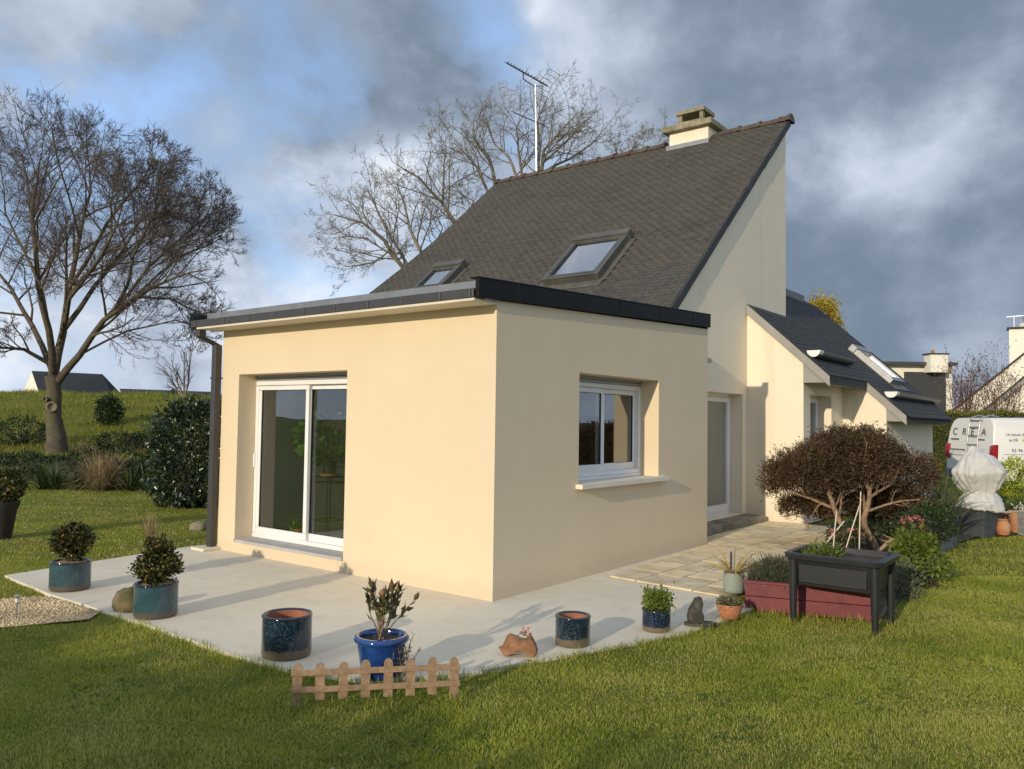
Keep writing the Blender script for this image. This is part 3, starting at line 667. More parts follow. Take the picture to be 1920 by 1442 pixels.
build(wall(MB(), (14.2, 0, 0), (0, 1, 0), (-1, 0, 0), .3, -.76, 1.6, 0, lambda u: WZ(u)-.1), 'wall', 'render_old', house)
def slab(mb, x0, x1, y0, y1, th=.09):
    mb.hexa([(x0, y0, WZ(y0)-th), (x1, y0, WZ(y0)-th), (x1, y1, WZ(y1)-th), (x0, y1, WZ(y1)-th)], [(x0, y0, WZ(y0)), (x1, y0, WZ(y0)), (x1, y1, WZ(y1)), (x0, y1, WZ(y1))])
mb = MB(); slab(mb, 7.70, 9.70, -.74, .655); slab(mb, 9.72, 10.0, -.74, 1.62); slab(mb, 10.0, 14.4, -1.40, 1.62); wroof = build(mb, 'roof', 'under_slate', house, label='dark slate roof of the right wing')
mb = MB(); mb.box(9.72, 13.5, 1.52, 1.75, WZ(1.55)-.02, WZ(1.55)+.16); build(mb, 'ridge_capping', 'gutter_black', house, bev=.02)
y0w = -1.40
def skipw(s, x):
    y = y0w+s*cw
    return (x < 10.0 and y < -.76) or (x < 9.71 and y > .62) or (11.9 < x < 13.05 and -.70 < y < .08)
slates(wroof, 'slate_dark', 0, (1.60-y0w)/cw, (0, y0w, WZ(y0w)), BU, BX, BN, lambda s: 7.69, lambda s: 14.38, skipw, 0, .12, .24, 5)
# pale verge boards and boxed eaves
for (x, ya, yb) in ((7.70, -.74, .655), (10.0, -1.40, -.70)):
    mb = MB(); mb.prism([(x-.012, ya, WZ(ya)-.17), (x-.012, ya, WZ(ya)-.005), (x-.012, yb, WZ(yb)-.005), (x-.012, yb, WZ(yb)-.17)], (.045, 0, 0)); build(mb, 'verge_board', 'soffit_grey', house)
for (x0, x1, yw, ye) in ((7.735, 10.018, -.302, -.72), (10.034, 14.3, -1.062, -1.385)):
    zb_ = WZ(ye)-.03-.09
    mb = MB(); mb.prism([(x0, yw, zb_), (x0, ye, zb_), (x0, ye, WZ(ye)-.095), (x0, yw, WZ(yw)-.095)][::-1], (x1-x0, 0, 0)); eb = build(mb, 'boxed_eave', 'soffit_grey', house)
    mb = MB(); k = int((x1-x0)/.115)
    for i in range(k): mb.box(x0+.01+i*.115, x0+.115+i*.115, ye-.022-rnd.random()*.006, ye-.004, zb_-.02-rnd.random()*.012, WZ(ye)-.10)
    build(mb, 'eave_slates', 'slate_dark', house)
def rampgutter(x0, x1, y):
    z = WZ(y)+.155; mb = MB(); r = .105
    for a, b in ((x0, x1),):
        k = 10; P = lambda x, j, q: (x, y+q*math.cos(PI+PI*j/(k-1)), z+q*math.sin(PI+PI*j/(k-1)))
        for j in range(k-1): mb.quad(P(a, j, r), P(b, j, r), P(b, j+1, r), P(a, j+1, r)); mb.quad(P(a, j, r-.006), P(a, j+1, r-.006), P(b, j+1, r-.006), P(b, j, r-.006))
    n = int((x1-x0)/.5)
    g = build(mb, 'gutter', 'gutter_black', house)
    k = 12; mb = MB(); mb.prism([(x0-.03, y+(r+.006)*math.cos(PI+PI*j/(k-1)), z+(r+.006)*math.sin(PI+PI*j/(k-1))+.01) for j in range(k)], (.20, 0, 0)); build(mb, 'end_cap', 'alu_white', g)
    return g
rampgutter(7.86, 10.0, -.44); rampgutter(10.22, 14.42, -1.10)
skylight('skylight', (12.47, -.31, WZ(-.31)), BU, -BX, BN, .50, .55, 'roof window with bright metal frame on the right wing', matf='zinc_bright', hgt=.12)
wd_ = bpy.data.objects.new('window', None); link(wd_, house); wd_['label'] = 'tall white window in the recess of the right wing'; WLOC[wd_.name] = WLOC['house']
O = (0, -.30+.24, 0)
build(ring(MB(), O, Ux, Zv, Ny, 8.10, 9.30, .1, 2.17, .055, 0, .06), 'frame', 'alu_white', wd_, bev=.003)
for a, b in ((8.157, 8.698), (8.702, 9.243)):
    build(ring(MB(), O, Ux, Zv, Ny, a, b, .157, 2.113, .07, -.012, .05), 'sash', 'alu_white', wd_, bev=.003); pane(O, Ux, Zv, Ny, a+.068, b-.068, .225, 2.045, .02, 'glass', wd_)
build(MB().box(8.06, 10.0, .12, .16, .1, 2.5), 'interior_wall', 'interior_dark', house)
# ---- television aerial
ant = empty('tv_antenna', (9.83, 6.78, 7.70), 'tall television aerial with toothed boom on a pale mast at the ridge', 'antenna')
simple('mast_pale', (0.62, 0.60, 0.57), 0.4, 0.1, metal=0.6); simple('aerial_dark', (0.05, 0.048, 0.05), 0.5)
A0 = onx(1006, 330, 9.83); top = onx(1004, 158, 9.83); A0[2] = 7.66
build(MB().tube([A0, top], .020, 8), 'mast', 'mast_pale', ant)
t0 = onx(950, 118, 9.83); t1 = onx(1026, 161, 9.83); bd = t1-t0
boom = build(MB().tube([t0, t1], .020, 6), 'boom', 'aerial_dark', ant)
xd = np.array((1., 0, 0)); up_ = nrm(np.cross(xd, bd)); up_ = up_ if up_[2] > 0 else -up_
for i in range(13):
    p = t0+bd*(.03+.072*i); mb = MB(); mb.tube([p-xd*.13, p+xd*.13], .008, 5); mb.tube([p, p+up_*.055], .012, 5); build(mb, 'element', 'aerial_dark', boom)
p = t0+bd*.955; mb = MB()
for i in range(7):
    a = -.36+.12*i; mb.tube([p+xd*.22+up_*a+bd*.02*abs(i-3), p-xd*.22+up_*a+bd*.02*abs(i-3)], .006, 5)
for s_ in (-.22, .22): mb.tube([p+xd*s_-up_*.36+nrm(bd)*.08, p+xd*s_, p+xd*s_+up_*.36+nrm(bd)*.08], .006, 5)
build(mb, 'reflector', 'aerial_dark', ant)
q = t0+bd*.42; mb = MB(); mb.tube([q, q+np.array((0, 0, -.17)), top+np.array((0, .05, -.03)), top+np.array((0, -.22, -.10)), t0+bd*.8], .016, 6); build(mb, 'bracket', 'aerial_dark', ant)
l0 = onx(966, 212, 9.83); l1 = onx(1022, 236, 9.83); low = build(MB().tube([l0, l1], .014, 6), 'boom', 'aerial_dark', ant)
for i in range(6): p = l0+(l1-l0)*(.05+.18*i); build(MB().tube([p-xd*.2, p+xd*.2], .007, 5), 'element', 'aerial_dark', low)
# ------------------------------------------------------------------ plants: builders
def ellipsoid_pts(n, c, r, shell=0.55, rg=RG, flat=-1.0):
    d = unit(rg.normal(size=(n*2, 3))); d = d[d[:, 2] > flat][:n]; q = (shell+(1-shell)*rg.random((len(d), 1))**0.6)
    return np.array(c)+d*q*np.array(r), d
def clumped(n_cl, per, c, r, cr, L, Wd, rg=RG, shell=0.7, up=0.3, spread=.9, flat=-.8, fold=.25):
    """leaf clumps over a lumpy crown: outline uneven, gaps between the clumps"""
    P0, D0 = ellipsoid_pts(n_cl, c, r, shell, rg, flat); n_cl = len(P0)
    P = np.repeat(P0, per, 0)+rg.normal(size=(n_cl*per, 3))*np.repeat(cr*rg.uniform(.5, 1.3, (n_cl, 1)), per, 0)
    D = np.repeat(D0, per, 0)+rg.normal(size=(n_cl*per, 3))*spread+np.array((0, 0, up))
    return leafarrays(P, D, L*rg.uniform(.6, 1.25, len(P)), Wd*rg.uniform(.7, 1.2, len(P)), fold, rg)
def straps(P, D, L, Wd, droop, K=5, rg=RG, tipw=.1):
    """long arching leaves"""
    n = len(P); L = np.broadcast_to(L, (n,)); Wd = np.broadcast_to(Wd, (n,)); droop = np.broadcast_to(droop, (n,))
    D = unit(np.asarray(D, float)); pts = [np.asarray(P, float)]; d = D.copy()
    for i in range(K):
        d = unit(d+np.array((0, 0, -1.))*(droop[:, None]*(i+1)/K*.5)); pts.append(pts[-1]+d*(L/K)[:, None])
    C_ = np.stack(pts, 1); T = unit(C_[:, -1]-C_[:, 0]); S = unit(np.cross(T, np.array((0, 0, 1.))+rg.normal(size=(n, 3))*.35))
    prof = np.array([.6, 1, 1, .85, .55, tipw]) if K == 5 else np.interp(np.linspace(0, 1, K+1), [0, .3, .7, 1], [.6, 1, .85, tipw])
    A = C_+S[:, None]*(Wd[:, None]*prof[None])[..., None]*.5; B = C_-S[:, None]*(Wd[:, None]*prof[None])[..., None]*.5
    V = np.stack([A, B], 2).reshape(-1, 3); b = np.arange(n)[:, None]*(2*(K+1)); j = np.arange(K)[None]*2
    F = np.stack([b+j, b+j+1, b+j+3, b+j+2], -1).reshape(-1, 4)
    return V, F
def grow(out, p, d, L, r, lvl, spec, rr, env=None):
    """one branch and its side branches; spec[lvl] = (steps, wander, up, children, child length ratio, child angle)"""
    K, wan, up, nc, ratio, ang = spec[lvl]; pts = [tuple(p)]; dirs = []; p = np.array(p, float); d = np.array(d, float); last = lvl == len(spec)-1
    for i in range(K):
        d = d+np.array((rr.gauss(0, wan), rr.gauss(0, wan), rr.gauss(0, wan)+up)); d /= math.sqrt(d @ d); p = p+d*(L/K); pts.append(tuple(p)); dirs.append(d)
    rad = [r*(1-(.62 if not last else .75)*i/K) for i in range(K+1)]; out.append((lvl, pts, rad))
    if not last: spawn(out, pts, dirs, rad, L, lvl, spec, rr, env)
def spawn(out, pts, dirs, rad, L, lvl, spec, rr, env, t0=.25):
    K = len(pts)-1; _, wan, up, nc, ratio, ang = spec[lvl]
    for c in range(nc):
        t = t0+(1-t0)*(c+rr.random())/nc; i = min(K-1, int(t*K)); f = t*K-i
        q = np.array(pts[i])*(1-f)+np.array(pts[i+1])*f; d = dirs[i]
        x = np.cross(d, (rr.gauss(0, 1), rr.gauss(0, 1), rr.gauss(0, 1))); x /= math.sqrt(x @ x)+1e-9
        a = math.radians(ang*rr.uniform(.6, 1.3)); dd = d*math.cos(a)+x*math.sin(a)
        l = L*ratio*rr.uniform(.6, 1.2)*(1-.35*t)
        if env is not None:
            e = q+dd*l; v = np.sum(((e-env[0])/env[1])**2)
            if v > 1: l *= max(.45, 1-(v-1)*.7)
            if np.sum(((q-env[0])/env[1])**2) > 1.12: continue
        if l < .04: continue
        grow(out, q, dd, l, max(rad[i]*(.50 if env is not None else .55), spec_rmin), lvl+1, spec, rr, env)
spec_rmin = .006
def limb(out, pts, r0, r1, spec, rr, env=None, lvl=0, sub=5):
    """a limb laid out by hand, then branching on its own"""
    P = [np.array(p, float) for p in pts]; Q = [P[0]]
    for a, b in zip(P[:-1], P[1:]):
        for k in range(1, 3): Q.append(a+(b-a)*k/2+np.array([rr.gauss(0, .02*np.linalg.norm(b-a)) for _ in range(3)])*(1 if k < 2 else 0))
    n = len(Q); rad = [r0+(r1-r0)*i/(n-1) for i in range(n)]; L = sum(np.linalg.norm(b-a) for a, b in zip(Q[:-1], Q[1:]))
    dirs = [(b-a)/np.linalg.norm(b-a) for a, b in zip(Q[:-1], Q[1:])]
    out.append((lvl, [tuple(q) for q in Q], rad)); spawn(out, [tuple(q) for q in Q], dirs, rad, L, lvl, spec, rr, env)
def treemesh(out, root, thick, thin, split, names=('trunk', 'crown')):
    lo = [(p, r) for l, p, r in out if l < split]; hi = [(p, r) for l, p, r in out if l >= split]
    if lo: V, F = tubearrays(lo, 7); buildnp(V, F, names[0], thick, root, smooth=True)
    if hi: V, F = tubearrays(hi, 3); buildnp(V, F, names[1], thin, root, kind='stuff' if names[1] == 'twigs' else None)
# foliage colours
foliage('leaf_dark', [(.020, .035, .010), (.035, .060, .014), (.060, .085, .020)], .4, .2)
foliage('leaf_euonymus', [(.018, .030, .010), (.030, .046, .012), (.045, .062, .016), (.09, .085, .02), (.32, .20, .05)], .4, .15)
foliage('leaf_gloss', [(.014, .026, .010), (.022, .040, .013), (.035, .058, .018)], .30, .06, .8)
foliage('leaf_green', [(.05, .09, .015), (.10, .16, .022), (.19, .24, .04)], .45, .3)
foliage('leaf_bright', [(.24, .29, .015), (.36, .42, .025), (.50, .52, .05)], .5, .3)
foliage('leaf_lime', [(.11, .15, .02), (.18, .23, .035), (.10, .13, .02)], .5, .3)
foliage('leaf_brown', [(.046, .027, .014), (.076, .042, .020), (.105, .058, .028), (.056, .050, .018), (.15, .090, .046)], .6, .1)
foliage('leaf_bronze', [(.06, .085, .03), (.11, .12, .045), (.22, .12, .06), (.08, .10, .035), (.30, .13, .09)], .35, .2)
foliage('leaf_grey', [(.06, .075, .04), (.10, .115, .065), (.15, .15, .09)], .6, .15)
foliage('leaf_hedge', [(.085, .10, .012), (.14, .145, .018), (.20, .19, .028)], .6, .2)
foliage('leaf_gold', [(.35, .24, .02), (.48, .36, .04), (.20, .17, .03)], .5, .3)
foliage('strap_cream', [(.48, .36, .12), (.62, .50, .20), (.34, .27, .09), (.55, .33, .16)], .45, .2)
foliage('strap_dry', [(.22, .155, .085), (.34, .25, .14), (.28, .19, .10)], .7, .2)
foliage('strap_green', [(.03, .055, .016), (.055, .085, .022)], .4, .2)
foliage('strap_grey', [(.045, .065, .035), (.10, .12, .06), (.16, .16, .085)], .45, .2)
foliage('petal_pink', [(.55, .08, .12), (.68, .16, .18), (.75, .35, .30)], .5, .3)
foliage('petal_white', [(.7, .7, .62), (.75, .73, .66)], .5, .3)
foliage('succulent', [(.08, .11, .05), (.14, .16, .07), (.20, .20, .10), (.22, .13, .08)], .45, .1)
foliage('indoor_leaf', [(.06, .14, .025), (.12, .26, .05), (.22, .38, .08)], .3, .3)
foliage('twig_red', [(.11, .055, .04), (.17, .085, .06), (.14, .10, .07)], .8, .05)
def vdir(p): return nrm((p[0]-CAM[0], p[1]-CAM[1], 0))
def front(px, py, r, z=0.0):
    """centre on the ground of a round thing whose near foot shows at a pixel"""
    p = onz(px, py, z); return p+vdir(p)*r
# ------------------------------------------------------------------ pots
def glaze(name, base, top, spk, spk_amt, z_line, raw):
    m, t, b, out = newmat(name); O = t.add('ShaderNodeTexCoord').outputs['Object']
    sp = t.add('ShaderNodeSeparateXYZ'); t.link(O, sp.inputs[0]); f, _ = t.noise(O, 11, 5, .6); g, _ = t.noise(O, 75, 3, .7, .4)
    mp = t.add('ShaderNodeMapping'); t.link(O, mp.inputs[0]); mp.inputs['Scale'].default_value = (9, 9, 1.2); k, _ = t.noise(mp.outputs[0], 2.0, 4, .6)
    col = t.mix(t.ramp(f, .3, .7), base, top); col = t.mix(t.math('MULTIPLY', t.ramp(g, .52, .62), spk_amt), col, spk)
    col = t.mix(t.ramp(k, .55, .8), col, tuple(x*.45 for x in base))
    z = t.math('ADD', sp.outputs['Z'], t.math('MULTIPLY', t.math('SUBTRACT', k, .5), .05))
    isg = t.ramp(z, z_line-.006, z_line+.008); col = t.mix(isg, t.mix(f, tuple(x*.7 for x in raw), raw), col)
    t.link(col, b.inputs['Base Color']); t.link(t.ramp(isg, 0, 1, .45, .10), b.inputs['Roughness']); b.inputs['Coat Weight'].default_value = .5
    b.inputs['Coat Roughness'].default_value = .06; bump(t, b, g, .12, .002)
glaze('glaze_teal', (.026, .060, .078), (.042, .092, .112), (.06, .11, .12), .3, .055, (.105, .085, .065))
glaze('glaze_navy', (.004, .011, .026), (.006, .022, .045), (.10, .15, .15), .55, .062, (.150, .115, .070))
glaze('glaze_navy2', (.004, .010, .030), (.006, .018, .050), (.07, .12, .16), .5, .040, (.190, .145, .085))
glaze('glaze_cobalt', (.008, .030, .15), (.018, .075, .27), (.008, .02, .07), .5, -.5, (.02, .05, .15))
simple('terracotta', (.42, .165, .075), .85, .18, 14, .2, 60, c2=(.46, .25, .14))
simple('terracotta_in', (.30, .115, .06), .9, .2, 9)
simple('mulch', (.36, .27, .17), .95, .3, 30, .6, 60)
simple('celadon', (.30, .34, .29), .35, .12, 9, c2=(.22, .26, .22))
simple('rim_dark', (.010, .015, .028), .12, .2, 12, coat=.5)
def pot(cx, cy, r, h, mat, label, cat='pot', group=None, fill=None, z0=0.0, taper=1.0, rim=True, inner='terracotta_in', name='plant_pot'):
    e = empty(name, (cx, cy, z0), label, cat, group); c = (cx, cy, z0); rb = r*taper
    pr = [(rb*.90, 0), (rb*.965, .008), (rb+(r-rb)*.1, .03), (r*.995, h*.85), (r, h-.012)]
    build(MB().lathe(pr, c, 48, cap='bottom'), 'body', mat, e, smooth='auto')
    ri = r-.022
    build(MB().lathe([(r+.001, h-.013), (r+.005, h-.006), (r-.002, h+.002), (ri, h+.002), (ri-.003, h-.012)], c, 48, cap=False), 'rim', 'rim_dark' if rim else mat, e, smooth=True)
    d = h-.20 if fill is None else fill
    build(MB().lathe([(ri-.003, h-.010), (ri-.006, d)], c, 48, cap=False), 'inner_wall', inner, e, smooth=True)
    mb = MB(); k = 28; rr = random.Random(int(abs(cx*100)+abs(cy*10)))
    ringp = [(cx+(ri-.008)*math.cos(2*PI*i/k), cy+(ri-.008)*math.sin(2*PI*i/k), z0+d+rr.uniform(-.004, .008)) for i in range(k)]
    for i in range(k): mb.poly([(cx, cy, z0+d+.015), ringp[i], ringp[(i+1) % k]])
    if fill is not None: build(mb, 'soil', 'mulch' if mat == 'glaze_teal' else 'soil', e)
    else: build(mb, 'pot_floor', inner, e)
    return e
c1 = front(130.5, 1111, .17); pot(c1[0], c1[1], .178, .265, 'glaze_teal', 'teal glazed round pot with a clipped evergreen, farthest left on the terrace', group='glazed pots along the terrace edge', fill=.252)
c2 = front(291, 1163, .165); pot(c2[0], c2[1], .172, .272, 'glaze_teal', 'teal glazed round pot in front of a mossy rock', group='glazed pots along the terrace edge', fill=.258)
c3 = front(536.5, 1241, .165); pot(c3[0], c3[1], .170, .285, 'glaze_navy', 'large empty dark navy speckled pot left of the picket fence', group='glazed pots along the terrace edge')
c5 = front(1073.5, 1217, .128); pot(c5[0], c5[1], .130, .215, 'glaze_navy', 'small empty navy speckled pot right of the driftwood', group='glazed pots along the terrace edge')
c6 = front(1230.5, 1188, .108); pot(c6[0], c6[1], .112, .172, 'glaze_navy2', 'small dark blue pot with a bright green shrub in it', group='glazed pots along the terrace edge', fill=.14)
# the cobalt pot has a rolled rim and a flared body
cb = np.array((-2.12, -.80, 0)); e = empty('plant_pot', cb, 'cobalt blue glazed pot with rolled rim behind the picket fence', 'pot')
build(MB().lathe([(.105, 0), (.115, .01), (.138, .10), (.152, .20), (.152, .222)], cb, 48, cap='bottom'), 'body', 'glaze_cobalt', e, smooth='auto')
build(MB().lathe([(.153, .218), (.172, .226), (.178, .244), (.170, .262), (.150, .266), (.142, .25), (.140, .228)], cb, 48, cap=False), 'rim', 'glaze_cobalt', e, smooth=True)
build(MB().lathe([(.02, .236), (.142, .230)], cb, 40), 'soil', 'soil', e)
# clipped evergreens in the two teal pots
def pot_bush(c, zs, crown, label, n, mat, leaf, seed, lean=0.0, name='evergreen_shrub', cat='shrub', group=None):
    rg = np.random.default_rng(seed); rr = random.Random(seed); e = empty(name, (c[0], c[1], zs), label, cat, group)
    parts = []
    for cz, rx, rz, k in crown: parts.append(clumped(int(n*k), 16, (c[0], c[1], zs+cz), (rx, rx, rz), .022, leaf, leaf*.62, rg, .55, .35, .8))
    V, F = merge(parts); buildnp(V, F, 'foliage', mat, e)
    polys = []
    for i in range(11):
        a = rr.random()*2*PI; tp = np.array((c[0]+math.cos(a)*crown[0][1]*.7, c[1]+math.sin(a)*crown[0][1]*.7, zs+crown[0][0]+rr.uniform(-.05, .06)))
        b = np.array((c[0]+rr.gauss(0, .012), c[1]+rr.gauss(0, .012), zs-.02)); polys.append(([tuple(b), tuple(b*.5+tp*.5+np.array((0, 0, .04))), tuple(tp)], [.007, .005, .003]))
    V, F = tubearrays(polys, 5); buildnp(V, F, 'stem', 'bark_dark', e)
    return e
pot_bush(c1, .245, [(.21, .165, .13, .62), (.12, .10, .08, .2), (.26, .10, .10, .2)], 'broad dark evergreen with yellow tips in the farthest left pot', 190, 'leaf_euonymus', .038, 3, group='clipped evergreens in pots')
pot_bush(c2, .250, [(.15, .165, .11, .55), (.27, .10, .11, .33), (.07, .10, .05, .15)], 'pointed dark evergreen with orange tips in the pot by the rock', 190, 'leaf_euonymus', .038, 4, group='clipped evergreens in pots')
pot_bush(c6, .15, [(.07, .085, .075, .7), (.10, .10, .05, .3)], 'small bright green shrub in the dark blue pot', 110, 'leaf_lime', .030, 5)
# sparse bronze-leaved shrub in the cobalt pot
rr = random.Random(21); rg = np.random.default_rng(21); e = empty('bronze_shrub', cb+np.array((0, 0, .24)), 'sparse shrub with bronze leaves and a rusty bud in the cobalt pot', 'shrub')
polys = []; LP = []; LD = []
for i in range(12):
    a = i*2*PI/12+rr.random(); L = rr.uniform(.20, .36); lean = rr.uniform(.25, .95); b = cb+np.array((rr.gauss(0, .01), rr.gauss(0, .01), .235))
    d = np.array((math.cos(a)*lean, math.sin(a)*lean, 1)); d /= np.linalg.norm(d); pts = [b]
    for k in range(4): d = nrm(d+np.array((rr.gauss(0, .12), rr.gauss(0, .12), .08))); pts.append(pts[-1]+d*L/4)
    polys.append(([tuple(p) for p in pts], [.006, .005, .004, .003, .002]))
    for k in range(10):
        t = rr.uniform(.45, 1); j = min(3, int(t*4)); LP.append(pts[j]+(pts[j+1]-pts[j])*(t*4-j)); LD.append(d+np.array((rr.gauss(0, .7), rr.gauss(0, .7), rr.gauss(.2, .5))))
    for k in range(5): LP.append(pts[-1]); LD.append(d+np.array((rr.gauss(0, .35), rr.gauss(0, .35), rr.gauss(.3, .3))))
V, F = tubearrays(polys, 5); buildnp(V, F, 'stem', 'bark_tan', e)
V, F = leafarrays(np.array(LP), np.array(LD), rg.uniform(.055, .085, len(LP)), rg.uniform(.022, .036, len(LP)), .25, rg); buildnp(V, F, 'foliage', 'leaf_bronze', e)
simple('bud_rust', (.22, .10, .05), .6, .3, 40); bp = at(717, 1113, 5.1)
build(MB().lathe([(.002, -.03), (.014, -.018), (.022, .0), (.018, .018), (.003, .028)], bp, 12), 'bud', 'bud_rust', e, smooth=True)
build(MB().tube([cb+np.array((0, 0, .24)), cb*.3+bp*.7+np.array((.0, 0, .02)), bp-np.array((0, 0, .028))], .003, 5), 'stem', 'bark_tan', e)
# herb sprigs growing behind the fence
pb = onz(745, 1282)+vdir(onz(745, 1282))*.12; e = empty('herb_plant', (pb[0], pb[1], -.02), 'wispy grey-green herb between the cobalt pot and the fence', 'herb')
rg = np.random.default_rng(31); polys = []; LP = []; LD = []; rr = random.Random(31)
for i in range(22):
    a = rr.random()*2*PI; lean = rr.uniform(.1, .7); d = nrm((math.cos(a)*lean, math.sin(a)*lean, 1)); b = np.array((pb[0]+rr.gauss(0, .03), pb[1]+rr.gauss(0, .03), -.02)); L = rr.uniform(.16, .30); q = b+d*L
    polys.append(([tuple(b), tuple((b+q)/2+np.array((0, 0, .01))), tuple(q)], [.003, .0025, .0015]))
    for k in range(26): t = rr.uniform(.2, 1); LP.append(b+(q-b)*t); LD.append(d+np.array((rr.gauss(0, .7), rr.gauss(0, .7), rr.gauss(.1, .5))))
V, F = leafarrays(np.array(LP), np.array(LD), rg.uniform(.018, .034, len(LP)), .006, .2, rg); buildnp(V, F, 'foliage', 'leaf_grey', e); V, F = tubearrays(polys, 4); buildnp(V, F, 'stem', 'bark_tan', e)
# ------------------------------------------------------------------ picket fence
simple('weathered_wood', (.30, .195, .115), .9, .3, 22, .6, 90, c2=(.20, .15, .11), f2=(.5, .8), s2=9)
fa = onz(556, 1318); fb = onz(851, 1304); fd_ = nrm(fb-fa); fn = np.array((fd_[1], -fd_[0], 0)); fn = fn if fn @ vdir(fa) < 0 else -fn
fence = empty('picket_fence', tuple((fa+fb)/2), 'low weathered wooden picket fence at the lawn edge', 'fence'); Zup = np.array((0, 0, 1.)); FLn = np.linalg.norm(fb-fa)
for i in range(8):
    c = fa+fd_*(FLn*i/7); hw = .027; zt_ = .225+rnd.uniform(-.006, .006); zb_ = -.035 if i in (0, 7) else .012; tl = rnd.uniform(-.012, .012)
    pts = [(-hw, zb_), (hw, zb_), (hw, zt_-.03)]+[(hw*math.cos(PI*j/6), zt_-.03+.032*math.sin(PI*j/6)) for j in range(1, 6)]+[(-hw, zt_-.03)]
    o3 = [c+fd_*(u+tl*v)+Zup*v+fn*.001 for u, v in pts]; mb = MB(); mb.prism(o3, -fn*.014)
    build(mb, 'picket', 'weathered_wood', fence)
for z in (.075, .172):
    mb = MB(); mb.obox((fa+fb)/2+Zup*z+fn*.009, fd_, fn, Zup, FLn/2+.034, .0065, .017); build(mb, 'rail', 'weathered_wood', fence, bev=.003)
# ------------------------------------------------------------------ flat stones stood on the terrace
def outline_stone(pts_px, d, th, name, mat, label, cat, bulge=.25, vd=None):
    """chunky piece cut to an outline: rounded front and back, real thickness"""
    P = [at(x, y, d) for x, y in pts_px]; c = sum(P)/len(P); n = -nrm((FWD[0], FWD[1], 0)); mb = MB(); k = len(P)
    rings = []
    for f, dz in ((.55, .5), (.88, .38), (1.0, .0), (.88, -.38), (.55, -.5)):
        rings.append([c+(p-c)*f+n*th*dz*(1+rnd.uniform(-.18, .18)) for p in P])
    for r_ in rings: mb.v += [tuple(q) for q in r_]
    for a in range(4):
        for i in range(k): mb.f.append((a*k+i, a*k+(i+1) % k, (a+1)*k+(i+1) % k, (a+1)*k+i))
    mb.f.append(tuple(range(k))[::-1]); mb.f.append(tuple(range(4*k, 5*k))); mb.fm = [0]*len(mb.f)
    e = empty(name, (c[0], c[1], 0), label, cat); build(mb, 'body', mat, e, smooth='auto'); return e, c
simple('driftwood', (.27, .13, .06), .7, .35, 15, .7, 45, c2=(.13, .075, .05), f2=(.5, .75), s2=10)
zz_ = [(125, 580), (180, 650), (230, 722), (300, 725), (350, 680), (420, 650), (520, 645), (600, 665), (650, 700), (700, 745), (760, 735), (800, 690), (815, 620), (780, 520), (740, 430), (700, 370), (640, 440), (560, 430), (440, 380), (330, 340), (280, 370), (250, 440), (200, 560)]
dw, dc = outline_stone([(920+x/9.14, 1150+y/9.14) for x, y in zz_], 5.67, .10, 'driftwood', 'driftwood', 'arched reddish-brown piece of driftwood on the terrace edge', 'driftwood')
rg = np.random.default_rng(8); fp = at(986, 1183, 5.74); e = empty('pink_sempervivum', tuple(fp-np.array((0, 0, .02))), 'tiny pink flower heads on the driftwood', 'flowers')
P = fp+rg.normal(size=(26, 3))*np.array((.018, .018, .012)); V, F = leafarrays(P, rg.normal(size=(26, 3))+np.array((0, 0, .6)), .022, .012, .2, rg); buildnp(V, F, 'petal', 'petal_pink', e)
P = fp+rg.normal(size=(40, 3))*np.array((.02, .02, .006))-np.array((0, 0, .028)); V, F = leafarrays(P, rg.normal(size=(40, 3))+np.array((0, 0, .5)), .03, .009, .2, rg); buildnp(V, F, 'leaf', 'succulent', e)
simple('slate_stone', (.050, .046, .036), .75, .35, 16, .7, 45, c2=(.10, .09, .065), s2=8)
zz_ = [(515, 225), (590, 270), (620, 400), (590, 560), (640, 700), (640, 790), (590, 880), (430, 905), (330, 890), (240, 800), (220, 700), (260, 530), (360, 380), (420, 260)]
outline_stone([(1270+x/12.8, 1100+y/12.8) for x, y in zz_], 6.56, .09, 'standing_stone', 'slate_stone', 'upright dark rounded stone shaped like a perched bird', 'stone')
bs = onz(1312, 1176); mb = MB(); k = 14; ang = [2*PI*i/k for i in range(k)]
lo = [(bs[0]+vdir(bs)[0]*.06+RH[0]*.13*math.cos(a)*(1+.12*math.sin(3*a))+FH[0]*.07*math.sin(a), bs[1]+vdir(bs)[1]*.06+RH[1]*.13*math.cos(a)+FH[1]*.07*math.sin(a)*(1+.1*math.cos(2*a)), .002) for a in ang]
mb.hexa(lo, [(x, y, .026) for x, y, z in lo]); build(mb, 'flat_stone', 'slate_stone', bev=.006, loc=tuple(bs), label='flat grey stone slab under the bird-shaped stone', cat='stone')
simple('mossy_rock', (.16, .125, .06), .95, .4, 12, .9, 25, c2=(.07, .08, .02), s2=5)
rk = onz(240, 1150)+vdir(onz(240, 1150))*.12; mb = MB(); mb.lathe([(.075, -.03), (.11, .02), (.115, .08), (.09, .15), (.045, .185), (.01, .19)], (rk[0], rk[1], 0), 18, wob=.10)
mb.v = [(x+.012*math.sin(z*40+y*30), y+.012*math.sin(x*50), z+.008*math.sin(x*60+y*40)) for x, y, z in mb.v]; build(mb, 'rock', 'mossy_rock', smooth=True, loc=(rk[0], rk[1], 0), label='mossy brown rock half hidden behind the second teal pot', cat='rock')
